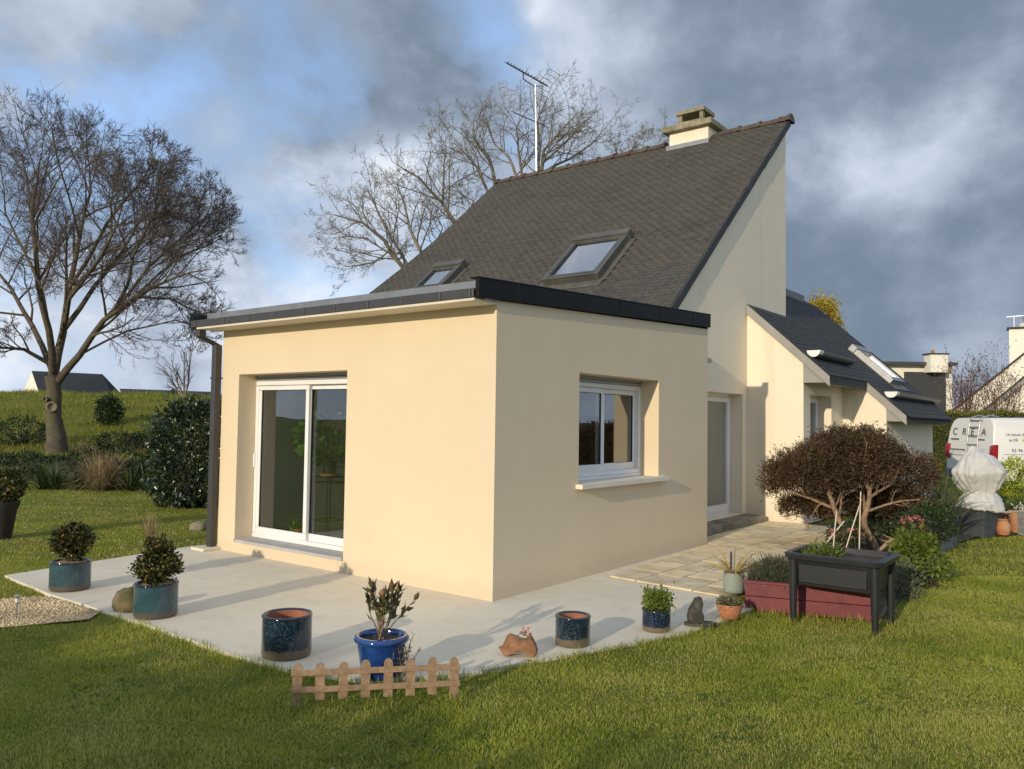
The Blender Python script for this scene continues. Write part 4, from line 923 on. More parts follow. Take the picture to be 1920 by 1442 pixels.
# solar garden light in the gravel
sp_ = onz(31, 1156); e = empty('solar_light', tuple(sp_), 'small steel solar light stuck in the gravel', 'garden light')
simple('steel', (.45, .44, .42), .35, .1, metal=.9); simple('diffuser', (.7, .7, .66), .3, .05)
build(MB().tube([sp_-np.array((0, 0, .03)), sp_+np.array((0, 0, .115))], .007, 8), 'stake', 'steel', e); build(MB().lathe([(.014, .115), (.018, .15)], sp_, 16), 'lens', 'diffuser', e); build(MB().lathe([(.024, .151), (.026, .165), (.012, .176)], sp_, 16), 'cap', 'steel', e)
# ------------------------------------------------------------------ terracotta bowl, celadon pot, red box, raised planter
ct = front(1368, 1163, .085); e = empty('terracotta_bowl', tuple(ct), 'low orange terracotta bowl of succulents at the terrace edge', 'bowl')
build(MB().lathe([(.070, 0), (.078, .006), (.088, .045), (.094, .048), (.094, .055), (.100, .082), (.104, .085), (.104, .092), (.112, .112), (.112, .122), (.102, .122), (.098, .108)], ct, 40, cap='bottom'), 'body', 'terracotta', e, smooth='auto')
build(MB().lathe([(.01, .112), (.100, .106)], ct, 24), 'soil', 'soil', e)
rg = np.random.default_rng(9); V, F = clumped(60, 12, (ct[0], ct[1], .115), (.095, .095, .055), .010, .026, .013, rg, .7, .4, .7, -.1); e2 = empty('succulent', (ct[0], ct[1], .11), 'mound of grey-green succulents in the terracotta bowl', 'succulent'); buildnp(V, F, 'rosette', 'succulent', e2)
cg = front(1376, 1119, .09); e = pot(cg[0], cg[1], .098, .185, 'celadon', 'pale grey-green glazed pot on the flagstones', fill=.16, z0=.03, rim=False)
rg = np.random.default_rng(10); n = 52; a = rg.uniform(0, 2*PI, n); ln = rg.uniform(.3, 2.6, n)
P = np.array((cg[0], cg[1], .19))+np.stack([np.cos(a)*.02, np.sin(a)*.02, rg.uniform(0, .02, n)], 1)
V, F = straps(P, np.stack([np.cos(a)*ln, np.sin(a)*ln, np.ones(n)], 1), rg.uniform(.22, .44, n), rg.uniform(.014, .022, n), rg.uniform(.15, .8, n), rg=rg)
e2 = empty('flax_plant', (cg[0], cg[1], .19), 'cream-striped arching flax plant in the celadon pot', 'plant'); buildnp(V, F, 'leaf', 'strap_cream', e2)
simple('tag_blue', (.06, .06, .10), .6); tg_ = np.array((cg[0]-.02, cg[1]+.02, .19)); build(MB().obox(tg_+np.array((0, 0, .11)), RH, FH, (0, 0, 1), .011, .0015, .11), 'plant_label', 'tag_blue', loc=tuple(tg_), label='dark plant tag standing in the celadon pot', cat='plant tag')
def paint_red():
    m, t, b, out = newmat('red_paint'); P = t.add('ShaderNodeNewGeometry').outputs['Position']; f, _ = t.noise(P, 5, 5, .6); g, _ = t.noise(P, 38, 6, .7, .5)
    col = t.mix(t.ramp(f, .3, .7), (.125, .018, .024), (.185, .032, .036)); col = t.mix(t.ramp(g, .63, .70), col, (.42, .22, .19)); setc(t, b, col); b.inputs['Roughness'].default_value = .55; bump(t, b, g, .25, .003)
paint_red()
ra = onz(1397, 1139); rb_ = onz(1642, 1161); ru = nrm(rb_-ra); rn = np.array((-ru[1], ru[0], 0)); rn = rn if rn @ vdir(ra) > 0 else -rn; RL = np.linalg.norm(rb_-ra)
rbx = empty('red_planter_box', tuple((ra+rb_)/2+rn*.4), 'peeling red-painted wooden planter box behind the black planter', 'planter box')
for z0_, z1_ in ((-.02, .105), (.110, .222)):
    for (o, u, L) in ((ra, ru, RL), (ra+rn*.82, ru, RL)):
        mb = MB(); mb.obox(o+u*L/2+np.array((0, 0, (z0_+z1_)/2)), u, rn, (0, 0, 1), L/2, .011, (z1_-z0_)/2); build(mb, 'board', 'red_paint', rbx, bev=.004)
    for o in (ra+ru*.013, ra+ru*(RL-.013)):
        mb = MB(); mb.obox(o+rn*.41+np.array((0, 0, (z0_+z1_)/2)), rn, ru, (0, 0, 1), .396, .011, (z1_-z0_)/2); build(mb, 'board', 'red_paint', rbx, bev=.004)
for (o, u, L) in ((ra-ru*.02, ru, RL+.04), (ra+rn*.82-ru*.02, ru, RL+.04)):
    mb = MB(); mb.obox(o+u*L/2+np.array((0, 0, .234)), u, rn, (0, 0, 1), L/2, .03, .011); build(mb, 'rim_board', 'red_paint', rbx, bev=.004)
mb = MB(); mb.poly([tuple(p+np.array((0, 0, .19))) for p in (ra+ru*.03+rn*.02, ra+ru*(RL-.03)+rn*.02, ra+ru*(RL-.03)+rn*.8, ra+ru*.03+rn*.8)]); build(mb, 'soil', 'soil', rbx)
rg = np.random.default_rng(12)
def mound(name, c, r, n, per, mat, L, Wd, label, cat, seed, up=.6, shell=.6, cr=.04, group=None, flat=-.05, spread=.7):
    rg = np.random.default_rng(seed); V, F = clumped(n, per, c, r, cr, L, Wd, rg, shell, up, spread, flat); e = empty(name, (c[0], c[1], c[2]), label, cat, group); buildnp(V, F, 'foliage', mat, e)
    rr = random.Random(seed); polys = []
    for i in range(14):
        d = nrm((rr.gauss(0, .6), rr.gauss(0, .6), 1)); b = np.array(c)-np.array((0, 0, .03)); q = np.array(c)+d*np.array(r)*.85; polys.append(([tuple(b), tuple((b+q)/2), tuple(q)], [.006, .004, .002]))
    V, F = tubearrays(polys, 4); buildnp(V, F, 'stem', 'bark_dark', e); return e
lv = ra+ru*.26+rn*.30; mound('lavender', (lv[0], lv[1], .19), (.27, .27, .20), 420, 14, 'leaf_grey', .05, .006, 'rounded grey-green lavender in the red planter box', 'lavender', 13, 1.1, .45, .03)
lv = ra+ru*.75+rn*.45; mound('low_herb', (lv[0], lv[1], .19), (.30, .25, .10), 240, 12, 'leaf_dark', .04, .010, 'low dark herb under the black planter', 'herb', 14, .7)
simple('planter_plastic', (.020, .021, .023), .38, .12, 30, .12, 160)
PX0, PX1, PY0, PY1 = 1.10, 1.66, -3.02, -2.33
rp = empty('raised_planter', ((PX0+PX1)/2, (PY0+PY1)/2, 0), 'dark grey plastic raised planter on four tapering legs', 'planter')
def rrect(x0, x1, y0, y1, r, z, k=5):
    out = []
    for cx, cy, a0 in ((x1-r, y1-r, 0), (x0+r, y1-r, PI/2), (x0+r, y0+r, PI), (x1-r, y0+r, 1.5*PI)):
        for j in range(k+1): a = a0+PI/2*j/k; out.append((cx+r*math.cos(a), cy+r*math.sin(a), z))
    return out
def loft(rings, cap0=True, cap1=True):
    mb = MB(); k = len(rings[0])
    for r_ in rings: mb.v += [tuple(p) for p in r_]
    for a in range(len(rings)-1):
        for i in range(k): mb.f.append((a*k+i, a*k+(i+1) % k, (a+1)*k+(i+1) % k, (a+1)*k+i))
    if cap0: mb.f.append(tuple(range(k))[::-1])
    if cap1: mb.f.append(tuple(range((len(rings)-1)*k, len(rings)*k)))
    mb.fm = [0]*len(mb.f); return mb
zr = .575
build(loft([rrect(PX0+.06, PX1-.06, PY0+.06, PY1-.06, .05, .295), rrect(PX0+.035, PX1-.035, PY0+.035, PY1-.035, .05, .31), rrect(PX0+.012, PX1-.012, PY0+.012, PY1-.012, .05, zr-.05)], True, False), 'tub', 'planter_plastic', rp, smooth='auto')
build(loft([rrect(PX0-.005, PX1+.005, PY0-.005, PY1+.005, .055, zr-.052), rrect(PX0-.045, PX1+.045, PY0-.045, PY1+.045, .075, zr-.046), rrect(PX0-.050, PX1+.050, PY0-.050, PY1+.050, .078, zr-.008), rrect(PX0-.040, PX1+.040, PY0-.040, PY1+.040, .07, zr), rrect(PX0+.004, PX1-.004, PY0+.004, PY1-.004, .05, zr), rrect(PX0+.010, PX1-.010, PY0+.010, PY1-.010, .05, zr-.05)], False, False), 'rim', 'planter_plastic', rp, smooth='auto')
mb = MB(); mb.poly(rrect(PX0+.012, PX1-.012, PY0+.012, PY1-.012, .05, zr-.045)); build(mb, 'soil', 'soil', rp)
mb = MB(); mb.box(PX0-.004, PX0+.05, PY0+.075, PY1-.075, .335, .485); build(mb, 'front_panel', 'planter_plastic', rp, bev=.006)
for k in range(3): mb = MB(); mb.box(PX0-.008, PX0+.02, PY0+.075, PY1-.075, .492+.013*k, .498+.013*k); build(mb, 'moulding', 'planter_plastic', rp, bev=.002)
for (x, y_) in ((PX0+.022, PY0+.022), (PX0+.022, PY1-.022), (PX1-.022, PY0+.022), (PX1-.022, PY1-.022)):
    build(MB().tube([(x, y_, -.025), (x, y_, .0), (x, y_, zr-.055)], [.024, .025, .042], 16), 'leg', 'planter_plastic', rp, smooth='auto')
cells = [(.32, -2.46), (.20, -2.60), (.1, -2.9)]
mound('salad_leaves', (PX0+.25, PY1-.20, zr-.045), (.16, .14, .05), 50, 10, 'leaf_lime', .04, .016, 'low green salad leaves in the black planter', 'salad', 15, .8)
simple('bamboo', (.66, .57, .44), .6, .15, 30)
for i, (a, b) in enumerate((((1539.5, 1031), (1583, 977)), ((1562, 1033), (1568.6, 958)), ((1584, 1035), (1612, 947)), ((1611, 1037), (1614, 922)))):
    xa = PX0+.12+.05*i; p = onz(*a, zr-.06); d = 0; q = onx(b[0], b[1], p[0]+(.0 if i != 0 else .12))
    lab = ['short slanting pale cane in the black planter', 'second upright pale cane from the left in the black planter', 'long slanting pale cane in the black planter', 'tallest upright pale cane in the black planter'][i]
    build(MB().tube([p, (p+q)/2+np.array((0, .002, 0)), q], .0055, 6), 'cane', 'bamboo', loc=tuple(p), label=lab, cat='cane', group='canes in the raised planter')
# ------------------------------------------------------------------ plant on a stand inside the extension
simple('iron_black', (.015, .015, .015), .5, .2); simple('pot_black', (.02, .02, .02), .5, .2)
sx = 1.15; sc = onx(617, 900, sx); scy = sc[1]; stand = empty('plant_stand', (sx, scy, .116), 'tall thin black metal plant stand behind the sliding door', 'plant stand'); ztop_ = .88; hw = .15
for a in (-1, 1):
    for b in (-1, 1): build(MB().tube([(sx+a*hw, scy+b*hw, .117), (sx+a*hw*.92, scy+b*hw*.92, ztop_)], .007, 6), 'leg', 'iron_black', stand)
for z in (ztop_, ztop_-.07, .32):
    for a in (-1, 1): build(MB().tube([(sx+a*hw*.95, scy-hw*.95, z), (sx+a*hw*.95, scy+hw*.95, z)], .006, 6), 'rail', 'iron_black', stand); build(MB().tube([(sx-hw*.95, scy+a*hw*.95, z), (sx+hw*.95, scy+a*hw*.95, z)], .006, 6), 'rail', 'iron_black', stand)
build(MB().box(sx-hw, sx+hw, scy-hw, scy+hw, ztop_+.006, ztop_+.014), 'top', 'iron_black', stand)
e = empty('plant_pot', (sx, scy, ztop_+.015), 'black pot on an orange saucer on the indoor stand', 'pot'); build(MB().lathe([(.11, 0), (.13, .03), (.125, .03)], (sx, scy, ztop_+.015), 24), 'saucer', 'terracotta', e, smooth='auto'); build(MB().lathe([(.075, .02), (.10, .19), (.085, .19), (.08, .17)], (sx, scy, ztop_+.015), 24), 'body', 'pot_black', e, smooth='auto')
rg = np.random.default_rng(17); n = 120; a = rg.uniform(0, 2*PI, n); hh = rg.uniform(0, 1, n); rad_ = .12+.30*np.sin(hh*PI)*rg.uniform(.5, 1, n)
P = np.stack([sx+np.cos(a)*rad_, scy+np.sin(a)*rad_, ztop_+.22+hh*.58], 1); V, F = leafarrays(P, np.stack([np.cos(a), np.sin(a), rg.uniform(-.6, .8, n)], 1), rg.uniform(.13, .22, n), rg.uniform(.08, .13, n), .2, rg)
e = empty('house_plant', (sx, scy, ztop_+.2), 'big leafy house plant behind the sliding door', 'house plant'); buildnp(V, F, 'leaf', 'indoor_leaf', e)
polys = [([(sx, scy, ztop_+.18), tuple((P[i]+np.array((sx, scy, ztop_+.3)))/2), tuple(P[i])], [.005, .004, .003]) for i in range(0, n, 2)]; V, F = tubearrays(polys, 4); buildnp(V, F, 'stem', 'leaf_green', e)
tp = onx(560, 985, .75); pot(.75, tp[1], .065, .12, 'terracotta', 'small terracotta pot on the floor behind the sliding door', fill=.1, z0=.116, rim=False)
mound('cactus_plant', (.75, tp[1], .22), (.05, .05, .08), 20, 8, 'indoor_leaf', .05, .02, 'small green plant in the little indoor terracotta pot', 'plant', 18)
# ------------------------------------------------------------------ bed on the right
rr = random.Random(41); rg = np.random.default_rng(41)
Z3 = lambda x, y, d: at(1400+x/3.692, 760+y/3.692, d)
bd_ = 10.55; bush = empty('brown_shrub', (5.45, -1.80, 0), 'wide bronze-brown tea tree shrub with twisting bare trunks', 'shrub')
out = []; BS = [(4, .12, .06, 4, .55, 45), (4, .16, .08, 4, .6, 45), (3, .2, .05, 0, .5, 40)]
def trunk(pts, r0, r1, lvl=0, dz=0.0):
    r0, r1 = r0*.82, r1*.82; P = [Z3(x, y, bd_+dz) for x, y in pts]; P[0] = P[0].copy(); limb(out, P, r0, r1, BS, rr, None, lvl)
gb = lambda x, y: (x, y)
trunk([(700, 1010), (690, 930), (645, 820), (605, 710), (570, 610), (545, 500), (520, 430)], .060, .022); trunk([(612, 715), (500, 670), (380, 625), (300, 600)], .030, .014, 0, .05)
trunk([(915, 1040), (870, 930), (815, 835), (812, 775), (838, 700), (850, 590), (790, 490), (700, 440), (620, 415)], .062, .020); trunk([(850, 592), (885, 500), (890, 440)], .032, .014); trunk([(858, 580), (950, 520), (1060, 490), (1180, 470)], .026, .012, 0, .1)
trunk([(790, 490), (800, 430), (780, 360)], .02, .01); trunk([(850, 730), (960, 690), (1080, 660), (1200, 650)], .022, .01, 0, -.15); trunk([(845, 640), (900, 600), (980, 560)], .018, .009, 0, -.2)
trunk([(1060, 940), (1000, 930), (925, 1000)], .035, .03, 1, -.3)
trunk([(420, 850), (430, 780), (400, 700), (450, 640)], .02, .01, 0, .5); trunk([(620, 690), (650, 610), (700, 590)], .014, .008, 1, .0)
treemesh(out, bush, 'bark_tan', 'bark_tan', 2, ('trunk', 'twigs'))
parts = []
for cx, cy, dz, rx, ry, rz, n in ((1592, 866, .1, .78, .7, .36, 620), (1520, 888, .05, .42, .6, .38, 330), (1668, 888, .15, .42, .6, .34, 290), (1486, 905, .05, .24, .4, .26, 140), (1560, 940, .5, .6, .4, .22, 190), (1680, 945, .3, .34, .45, .24, 190), (1600, 832, .1, .5, .5, .20, 220), (1640, 950, .6, .45, .35, .25, 130), (1510, 950, .2, .28, .35, .16, 120)):
    parts.append(clumped(n, 42, at(cx, cy, bd_+.25+dz), (rx, ry, rz), .050, .052, .0135, rg, .5, .25, .75, -.6))
V, F = merge(parts); buildnp(V, F, 'foliage', 'leaf_brown', bush)
# flowers and leafy plants in front of it
def flower_plant(name, px, py, d, r, mat, n, label, cat, seed, leaf=.05, lw=.03, petal=None, np_=0, pr=None):
    c = at(px, py, d); z0 = 0.0; rg = np.random.default_rng(seed); e = empty(name, (c[0], c[1], z0), label, cat)
    V, F = clumped(n, 9, c, r, .045, leaf, lw, rg, .5, .35, .8, -.9); buildnp(V, F, 'foliage', mat, e)
    rr = random.Random(seed); polys = []
    for i in range(12):
        q = c+np.array([rr.uniform(-.7, .7)*r[k] for k in range(3)]); b = np.array((c[0]+rr.gauss(0, .05), c[1]+rr.gauss(0, .05), -.01)); polys.append(([tuple(b), tuple((b+q)/2), tuple(q)], [.006, .005, .003]))
    V, F = tubearrays(polys, 4); buildnp(V, F, 'stem', 'bark_dark', e)
    if petal:
        P, D = ellipsoid_pts(np_, c, pr or r, .8, rg, -.1); 
        for p_ in P:
            V, F = leafarrays(p_+rg.normal(size=(9, 3))*.012, rg.normal(size=(9, 3))+np.array((0, 0, .4)), .035, .028, .2, rg); buildnp(V, F, 'flower', petal, e)
    return e
flower_plant('azalea', 1712, 990, 9.3, (.18, .18, .15), 'leaf_dark', 90, 'shrub with bright pink flowers in front of the brown bush', 'azalea', 51, .04, .02, 'petal_pink', 20, (.15, .15, .15))
flower_plant('primrose', 1585, 1005, 9.6, (.34, .2, .10), 'leaf_dark', 80, 'low pink flowers between the twisting trunks', 'flowers', 52, .05, .025, 'petal_pink', 14, (.32, .2, .1))
flower_plant('leafy_plant', 1715, 1032, 8.7, (.18, .18, .17), 'leaf_lime', 90, 'fresh green leafy plant beside the black planter', 'plant', 53, .075, .055)
flower_plant('green_groundcover', 1748, 1062, 8.4, (.24, .16, .06), 'leaf_lime', 60, 'low green plant spilling onto the lawn beside the bed', 'plant', 54, .05, .03)
flower_plant('grey_shrub', 1690, 1105, 7.9, (.20, .20, .24), 'leaf_grey', 130, 'grey-green shrub behind the right legs of the black planter', 'shrub', 55, .045, .014)
flower_plant('dark_shrub', 1745, 985, 10.2, (.34, .34, .26), 'leaf_dark', 160, 'dark green shrub right of the pink flowers', 'shrub', 56, .05, .02)
flower_plant('bed_groundcover', 1640, 985, 11.3, (.8, .3, .16), 'leaf_dark', 160, 'dark ground cover behind the twisting trunks', 'plant', 57, .05, .025)
# spiky cordyline
c = at(1766, 945, 11.2); c[2] = .38; e = empty('cordyline', (c[0], c[1], 0), 'spiky grey-green cordyline between brown shrub and white fleece', 'plant')
rg = np.random.default_rng(58); n = 150; a = rg.uniform(0, 2*PI, n); ln = rg.uniform(.2, 2.6, n)
V, F = straps(np.tile(c, (n, 1))+rg.normal(size=(n, 3))*.04, np.stack([np.cos(a)*ln, np.sin(a)*ln, np.ones(n)], 1), rg.uniform(.45, .75, n), rg.uniform(.012, .022, n), rg.uniform(.0, .45, n), rg=rg); buildnp(V, F, 'leaf', 'strap_grey', e)
build(MB().tube([(c[0], c[1], -.02), (c[0]+.02, c[1], .2), tuple(c)], [.06, .05, .045], 9), 'trunk', 'bark_dark', e)
# concrete edging of the bed
simple('edging', (.17, .165, .16), .9, .25, 12, .4)
ed = [(4.35, -2.80), (4.9, -2.70), (5.4, -2.62), (6.0, -2.585), (6.6, -2.575), (7.2, -2.60)]
for i_, (a, b) in enumerate(zip(ed[:-1], ed[1:])):
    a = np.array((*a, .03)); b = np.array((*b, .03)); u_ = nrm(b-a); build(MB().bar(a+u_*.004, b-u_*.004, .055, .12), 'edging_block', 'edging', loc=tuple(a), bev=.008, label='grey concrete edging block of the curved bed, %s from the black planter' % ('nearest', 'second', 'third', 'fourth', 'fifth')[i_], cat='edging', group='edging blocks of the flower bed')
# fleece-wrapped plant in a square pot
fpos = onz(1836, 1006)+vdir(onz(1836, 1006))*.2; fz = .03
e = empty('square_pot', (fpos[0], fpos[1], 0), 'dark grey square pot under the white fleece', 'pot'); simple('pot_slate', (.055, .062, .070), .55, .2, 9, .1)
u_ = nrm(RH*.85+FH*.5); v_ = np.array((-u_[1], u_[0], 0))
def sqr(c, h, z): return [tuple(np.array((c[0], c[1], z))+u_*h*a+v_*h*b) for a, b in ((-1, -1), (1, -1), (1, 1), (-1, 1))]
mb = MB(); mb.hexa(sqr(fpos, .155, -.02), sqr(fpos, .195, .40)); build(mb, 'body', 'pot_slate', e, bev=.01); mb = MB(); mb.hexa(sqr(fpos, .21, .401), sqr(fpos, .21, .43)); build(mb, 'rim', 'pot_slate', e, bev=.006)
m, t, b, out_ = newmat('fleece'); P = t.add('ShaderNodeNewGeometry').outputs['Position']; f, _ = t.noise(P, 7, 5, .6); setc(t, b, t.mix(f, (.66, .65, .62), (.76, .75, .71))); b.inputs['Roughness'].default_value = .9; g, _ = t.noise(P, 16, 5, .6, .8); bump(t, b, g, .3, .02)
tr = t.add('ShaderNodeBsdfTranslucent'); tr.inputs[0].default_value = (.6, .58, .52, 1); mx = t.add('ShaderNodeMixShader'); mx.inputs[0].default_value = .25; t.link(b.outputs[0], mx.inputs[1]); t.link(tr.outputs[0], mx.inputs[2]); t.link(mx.outputs[0], out_.inputs[0])
from mathutils import noise as mnoise
import bmesh
fl = empty('fleece_wrap', (fpos[0], fpos[1], .4), 'white frost fleece tied round a plant in the grey square pot', 'fleece')
def drape(name, pts, seed, wr):
    """sheet pulled tight over a few points: flat facets between them, slack creases across"""
    bm = bmesh.new()
    for p in pts: bm.verts.new(tuple(p))
    r_ = bmesh.ops.convex_hull(bm, input=bm.verts); bmesh.ops.delete(bm, geom=[g for g in r_['geom_interior'] if isinstance(g, bmesh.types.BMVert)], context='VERTS')
    bmesh.ops.triangulate(bm, faces=bm.faces[:]); 
    for k in range(4): bmesh.ops.subdivide_edges(bm, edges=bm.edges[:], cuts=1, use_grid_fill=True)
    for k in range(2): bmesh.ops.smooth_vert(bm, verts=bm.verts[:], factor=.5, use_axis_x=True, use_axis_y=True, use_axis_z=True)
    bm.normal_update(); c = sum((v.co for v in bm.verts), Vector())/len(bm.verts)
    for v in bm.verts:
        d = v.co-c; a = math.atan2(d.y, d.x); n1_ = mnoise.noise(Vector((a*2.2+seed, d.z*2.5, seed))); n2_ = 1-2*abs(mnoise.noise(Vector((a*3.1+d.z*2.5, d.z*1.6+seed, 4.0)))); n3_ = 1-2*abs(mnoise.noise(v.co*7+Vector((seed, 0, 0))))
        v.co += v.normal*(wr*(.9*n1_+.9*n2_+.35*n3_-.6))
    me = bpy.data.meshes.new(name); bm.to_mesh(me); bm.free(); me.materials.append(MATS['fleece']); off = np.array(WLOC[fl.name]); me.transform(Matrix.Translation(tuple(-off)))
    return finish(me, name, fl, True, off, None, None, None, None, None)
rr = random.Random(93); FP = lambda u, v, z: fpos+RH*u+FH*v+np.array((0, 0, z))
hood = [FP(-.08, 0, 1.36), FP(.12, .1, 1.31), FP(-.24, -.12, 1.20), FP(.30, -.02, 1.16), FP(-.05, -.30, 1.16), FP(.05, .34, 1.18), FP(-.42, -.02, .98), FP(.42, .04, 1.00), FP(.20, -.36, .98), FP(-.28, -.30, .92), FP(-.2, .34, .95), FP(.3, .3, .95), FP(-.38, .06, .80), FP(.36, -.1, .82), FP(-.16, -.14, .64), FP(.12, -.17, .63), FP(.17, .1, .64), FP(-.14, .14, .63)]
drape('hood', hood, 1.7, .030)
skirt = [FP(-.15, -.14, .68), FP(.14, -.15, .68), FP(.15, .12, .69), FP(-.13, .13, .68), FP(-.30, -.10, .54), FP(.33, -.06, .56), FP(.05, -.31, .52), FP(.0, .3, .52), FP(-.33, .02, .42), FP(.34, .05, .40), FP(-.18, -.29, .40), FP(.24, -.27, .37), FP(-.22, .25, .40), FP(.25, .24, .40)]
drape('skirt', skirt, 5.2, .024)
tie = [FP(.185*math.cos(2*PI*i/24), .17*math.sin(2*PI*i/24), .66+.012*math.sin(i)) for i in range(25)]; build(MB().tube(tie, .008, 6), 'tie', 'bamboo', fl)
# terracotta pots and shrubs by the right edge
for px, py, r, h, lab, kind in ((1881, 1004, .105, .235, 'tan terracotta jar beside the fleece-wrapped plant', 1), (1908, 1000, .13, .34, 'tall tapering terracotta pot at the right edge', 0), (1872, 993, .13, .26, 'orange terracotta pot behind the tan jar', 0)):
    c = front(px, py, r)
    if kind: e = empty('terracotta_jar', tuple(c), lab, 'jar'); build(MB().lathe([(r*.72, 0), (r*.95, .05), (r, .11), (r*.93, .16), (r*.70, .20), (r*.66, .215), (r*.80, .235), (r*.68, .235), (r*.6, .215)], c, 32), 'body', 'terracotta', e, smooth='auto'); build(MB().lathe([(.01, .19), (r*.62, .19)], c, 20), 'soil', 'soil', e)
    else: pot(c[0], c[1], r, h, 'terracotta', lab, fill=h-.04, taper=.7, rim=False)
simple('plank', (.33, .29, .23), .9, .25, 14, .4); pa = at(1862, 962, 12.9); pb_ = at(1925, 957, 12.6); build(MB().bar(pa, pb_, .14, .025), 'shelf_plank', 'plank', loc=tuple(pa), label='grey wooden plank laid behind the terracotta pots', cat='plank'); 
for q in (.12, .88): p = pa+(pb_-pa)*q; build(MB().box(p[0]-.09, p[0]+.09, p[1]-.06, p[1]+.06, -.02, p[2]-.0135), 'support_block', 'edging', loc=(p[0], p[1], 0), label='grey block carrying the plank, %s' % ('nearer the fleece' if q < .5 else 'nearer the right edge'), cat='block')
flower_plant('golden_shrub', 1908, 912, 14.6, (.62, .6, .50), 'leaf_bright', 430, 'rounded yellow-green shrub in front of the van', 'shrub', 61, .055, .028)
flower_plant('rosemary', 1912, 958, 13.5, (.30, .28, .22), 'leaf_green', 260, 'upright green rosemary behind the terracotta pots', 'shrub', 62, .085, .010)
flower_plant('white_flowers', 1905, 955, 12.9, (.14, .12, .09), 'leaf_dark', 30, 'white flowers above the terracotta pots', 'flowers', 63, .04, .015, 'petal_white', 9, (.13, .1, .09))
for px, py, d, r, sd_, lab in ((1762, 965, 13.2, (.5, .4, .42), 64, 'dark shrub behind the spiky cordyline'), (1885, 965, 14.0, (.7, .4, .28), 65, 'dark low shrub behind the tan jar')): flower_plant('dark_shrub', px, py, d, r, 'leaf_dark', 170, lab, 'shrub', sd_, .05, .02)
# ------------------------------------------------------------------ hedges
simple('hedge_core', (.030, .038, .014), .95, .3, 12, .5)
def hedge(name, a, b, depth, h, mat, label, z=-.03, per=900, L=.05, Wd=.022, seed=1, wob=.05, group=None, core=True):
    """clipped hedge from a to b: a lumpy core wrapped in leaves"""
    a = np.array((a[0], a[1], 0.)); b = np.array((b[0], b[1], 0.)); u_ = nrm(b-a); v_ = np.array((-u_[1], u_[0], 0)); LN = np.linalg.norm(b-a); rg = np.random.default_rng(seed); zb = gz(a[0], a[1])
    e = empty(name, ((a+b)/2)[:2].tolist()+[float(zb)], label, 'hedge', group); n = int(LN*(h*2+depth)*per); s = rg.random(n)
    q = rg.random(n)*(2*h+depth); tp = (q > h) & (q < h+depth); lf = q <= h
    yy = np.where(tp, q-h-depth/2, np.where(lf, -depth/2, depth/2)); zz = np.where(tp, h, np.where(lf, q, 2*h+depth-q))
    P = a+np.outer(s*LN, u_)+np.outer(yy, v_); bmp_ = wob*(np.sin(s*LN*2.1+zz*3)+np.sin(s*LN*5.3+1+yy*4)*.6+np.sin(zz*7+s*LN*3)*.4)
    Nn = np.where(tp[:, None], np.array((0, 0, 1.)), np.where(lf[:, None], -v_, v_)); P = P+Nn*bmp_[:, None]+rg.normal(size=P.shape)*.03
    P[:, 2] = P[:, 2]+zz+np.array([zb]); V, F = leafarrays(P, Nn*.8+rg.normal(size=P.shape)*.7+np.array((0, 0, .25)), L*rg.uniform(.6, 1.3, n), Wd*rg.uniform(.7, 1.2, n), .25, rg); buildnp(V, F, 'foliage', mat, e)
    if core:
        M_ = max(6, int(LN*2.5)); rings = []
        for i in range(M_+1):
            f = i/M_; c = a+u_*LN*f; w_ = depth/2-.05; rings.append([c+v_*(-w_+wob*math.sin(f*LN*2.1))+np.array((0, 0, zb-.05)), c+v_*w_+np.array((0, 0, zb-.05)), c+v_*(w_*.96)+np.array((0, 0, zb+h-.06)), c-v_*(w_*.96)+np.array((0, 0, zb+h-.06))])
        build(loft(rings), 'branches', 'hedge_core', e)
    return e
ha = at(1690, 800, 30); hb = at(2300, 800, 31); hedge('clipped_hedge', ha, hb, 1.1, 2.18, 'leaf_hedge', 'long clipped olive-green hedge behind the white van', seed=71, per=420, L=.09, Wd=.05, wob=.04)
# hedge behind the photographer: shades the near lawn
hedge('boundary_hedge', (-12.2, -22), (-15.4, 0.9), 1.3, 2.98, 'leaf_dark', 'tall dark boundary hedge behind the camera', seed=72, per=170, L=.14, Wd=.08, wob=.11)
# ------------------------------------------------------------------ van
van = empty('van', (0, 0, 0), 'white delivery van with a rear ladder, dark lettering and red tail light', 'van')
simple('van_white', (.72, .71, .67), .28, .03, 2, coat=.3); simple('van_shadow', (.02, .02, .02), .6); simple('tail_red', (.30, .006, .012), .15, .2, 20, coat=.5); simple('letter_dark', (.05, .05, .05), .5); simple('letter_green', (.42, .55, .10), .5); simple('tyre', (.02, .02, .02), .8); simple('rim_grey', (.35, .35, .36), .4, metal=.6); simple('plate', (.68, .68, .66), .5); simple('van_grey', (.16, .16, .16), .5)
vd_ = 20.6; vc = at(1862, 850, vd_); va = math.radians(134); rn_ = np.array((math.cos(va), math.sin(va), 0)); vf = -rn_; vr = np.array((-vf[1], vf[0], 0))   # rear normal, forward, left
vs_ = -vr  # visible flank faces this way
vs_ = vs_ if vs_ @ (CAM-vc) > 0 else -vs_; wl = -vs_
VO = np.array((vc[0], vc[1], -.03))      # near rear corner on the ground
van.location = tuple(VO); WLOC[van.name] = tuple(VO)
def vp(f, s, z): return VO+vf*f+wl*s+np.array((0, 0, z))   # f forward from the rear, s across from the near flank
VWID, VH, VL = 1.90, 1.93, 4.9
secs = []
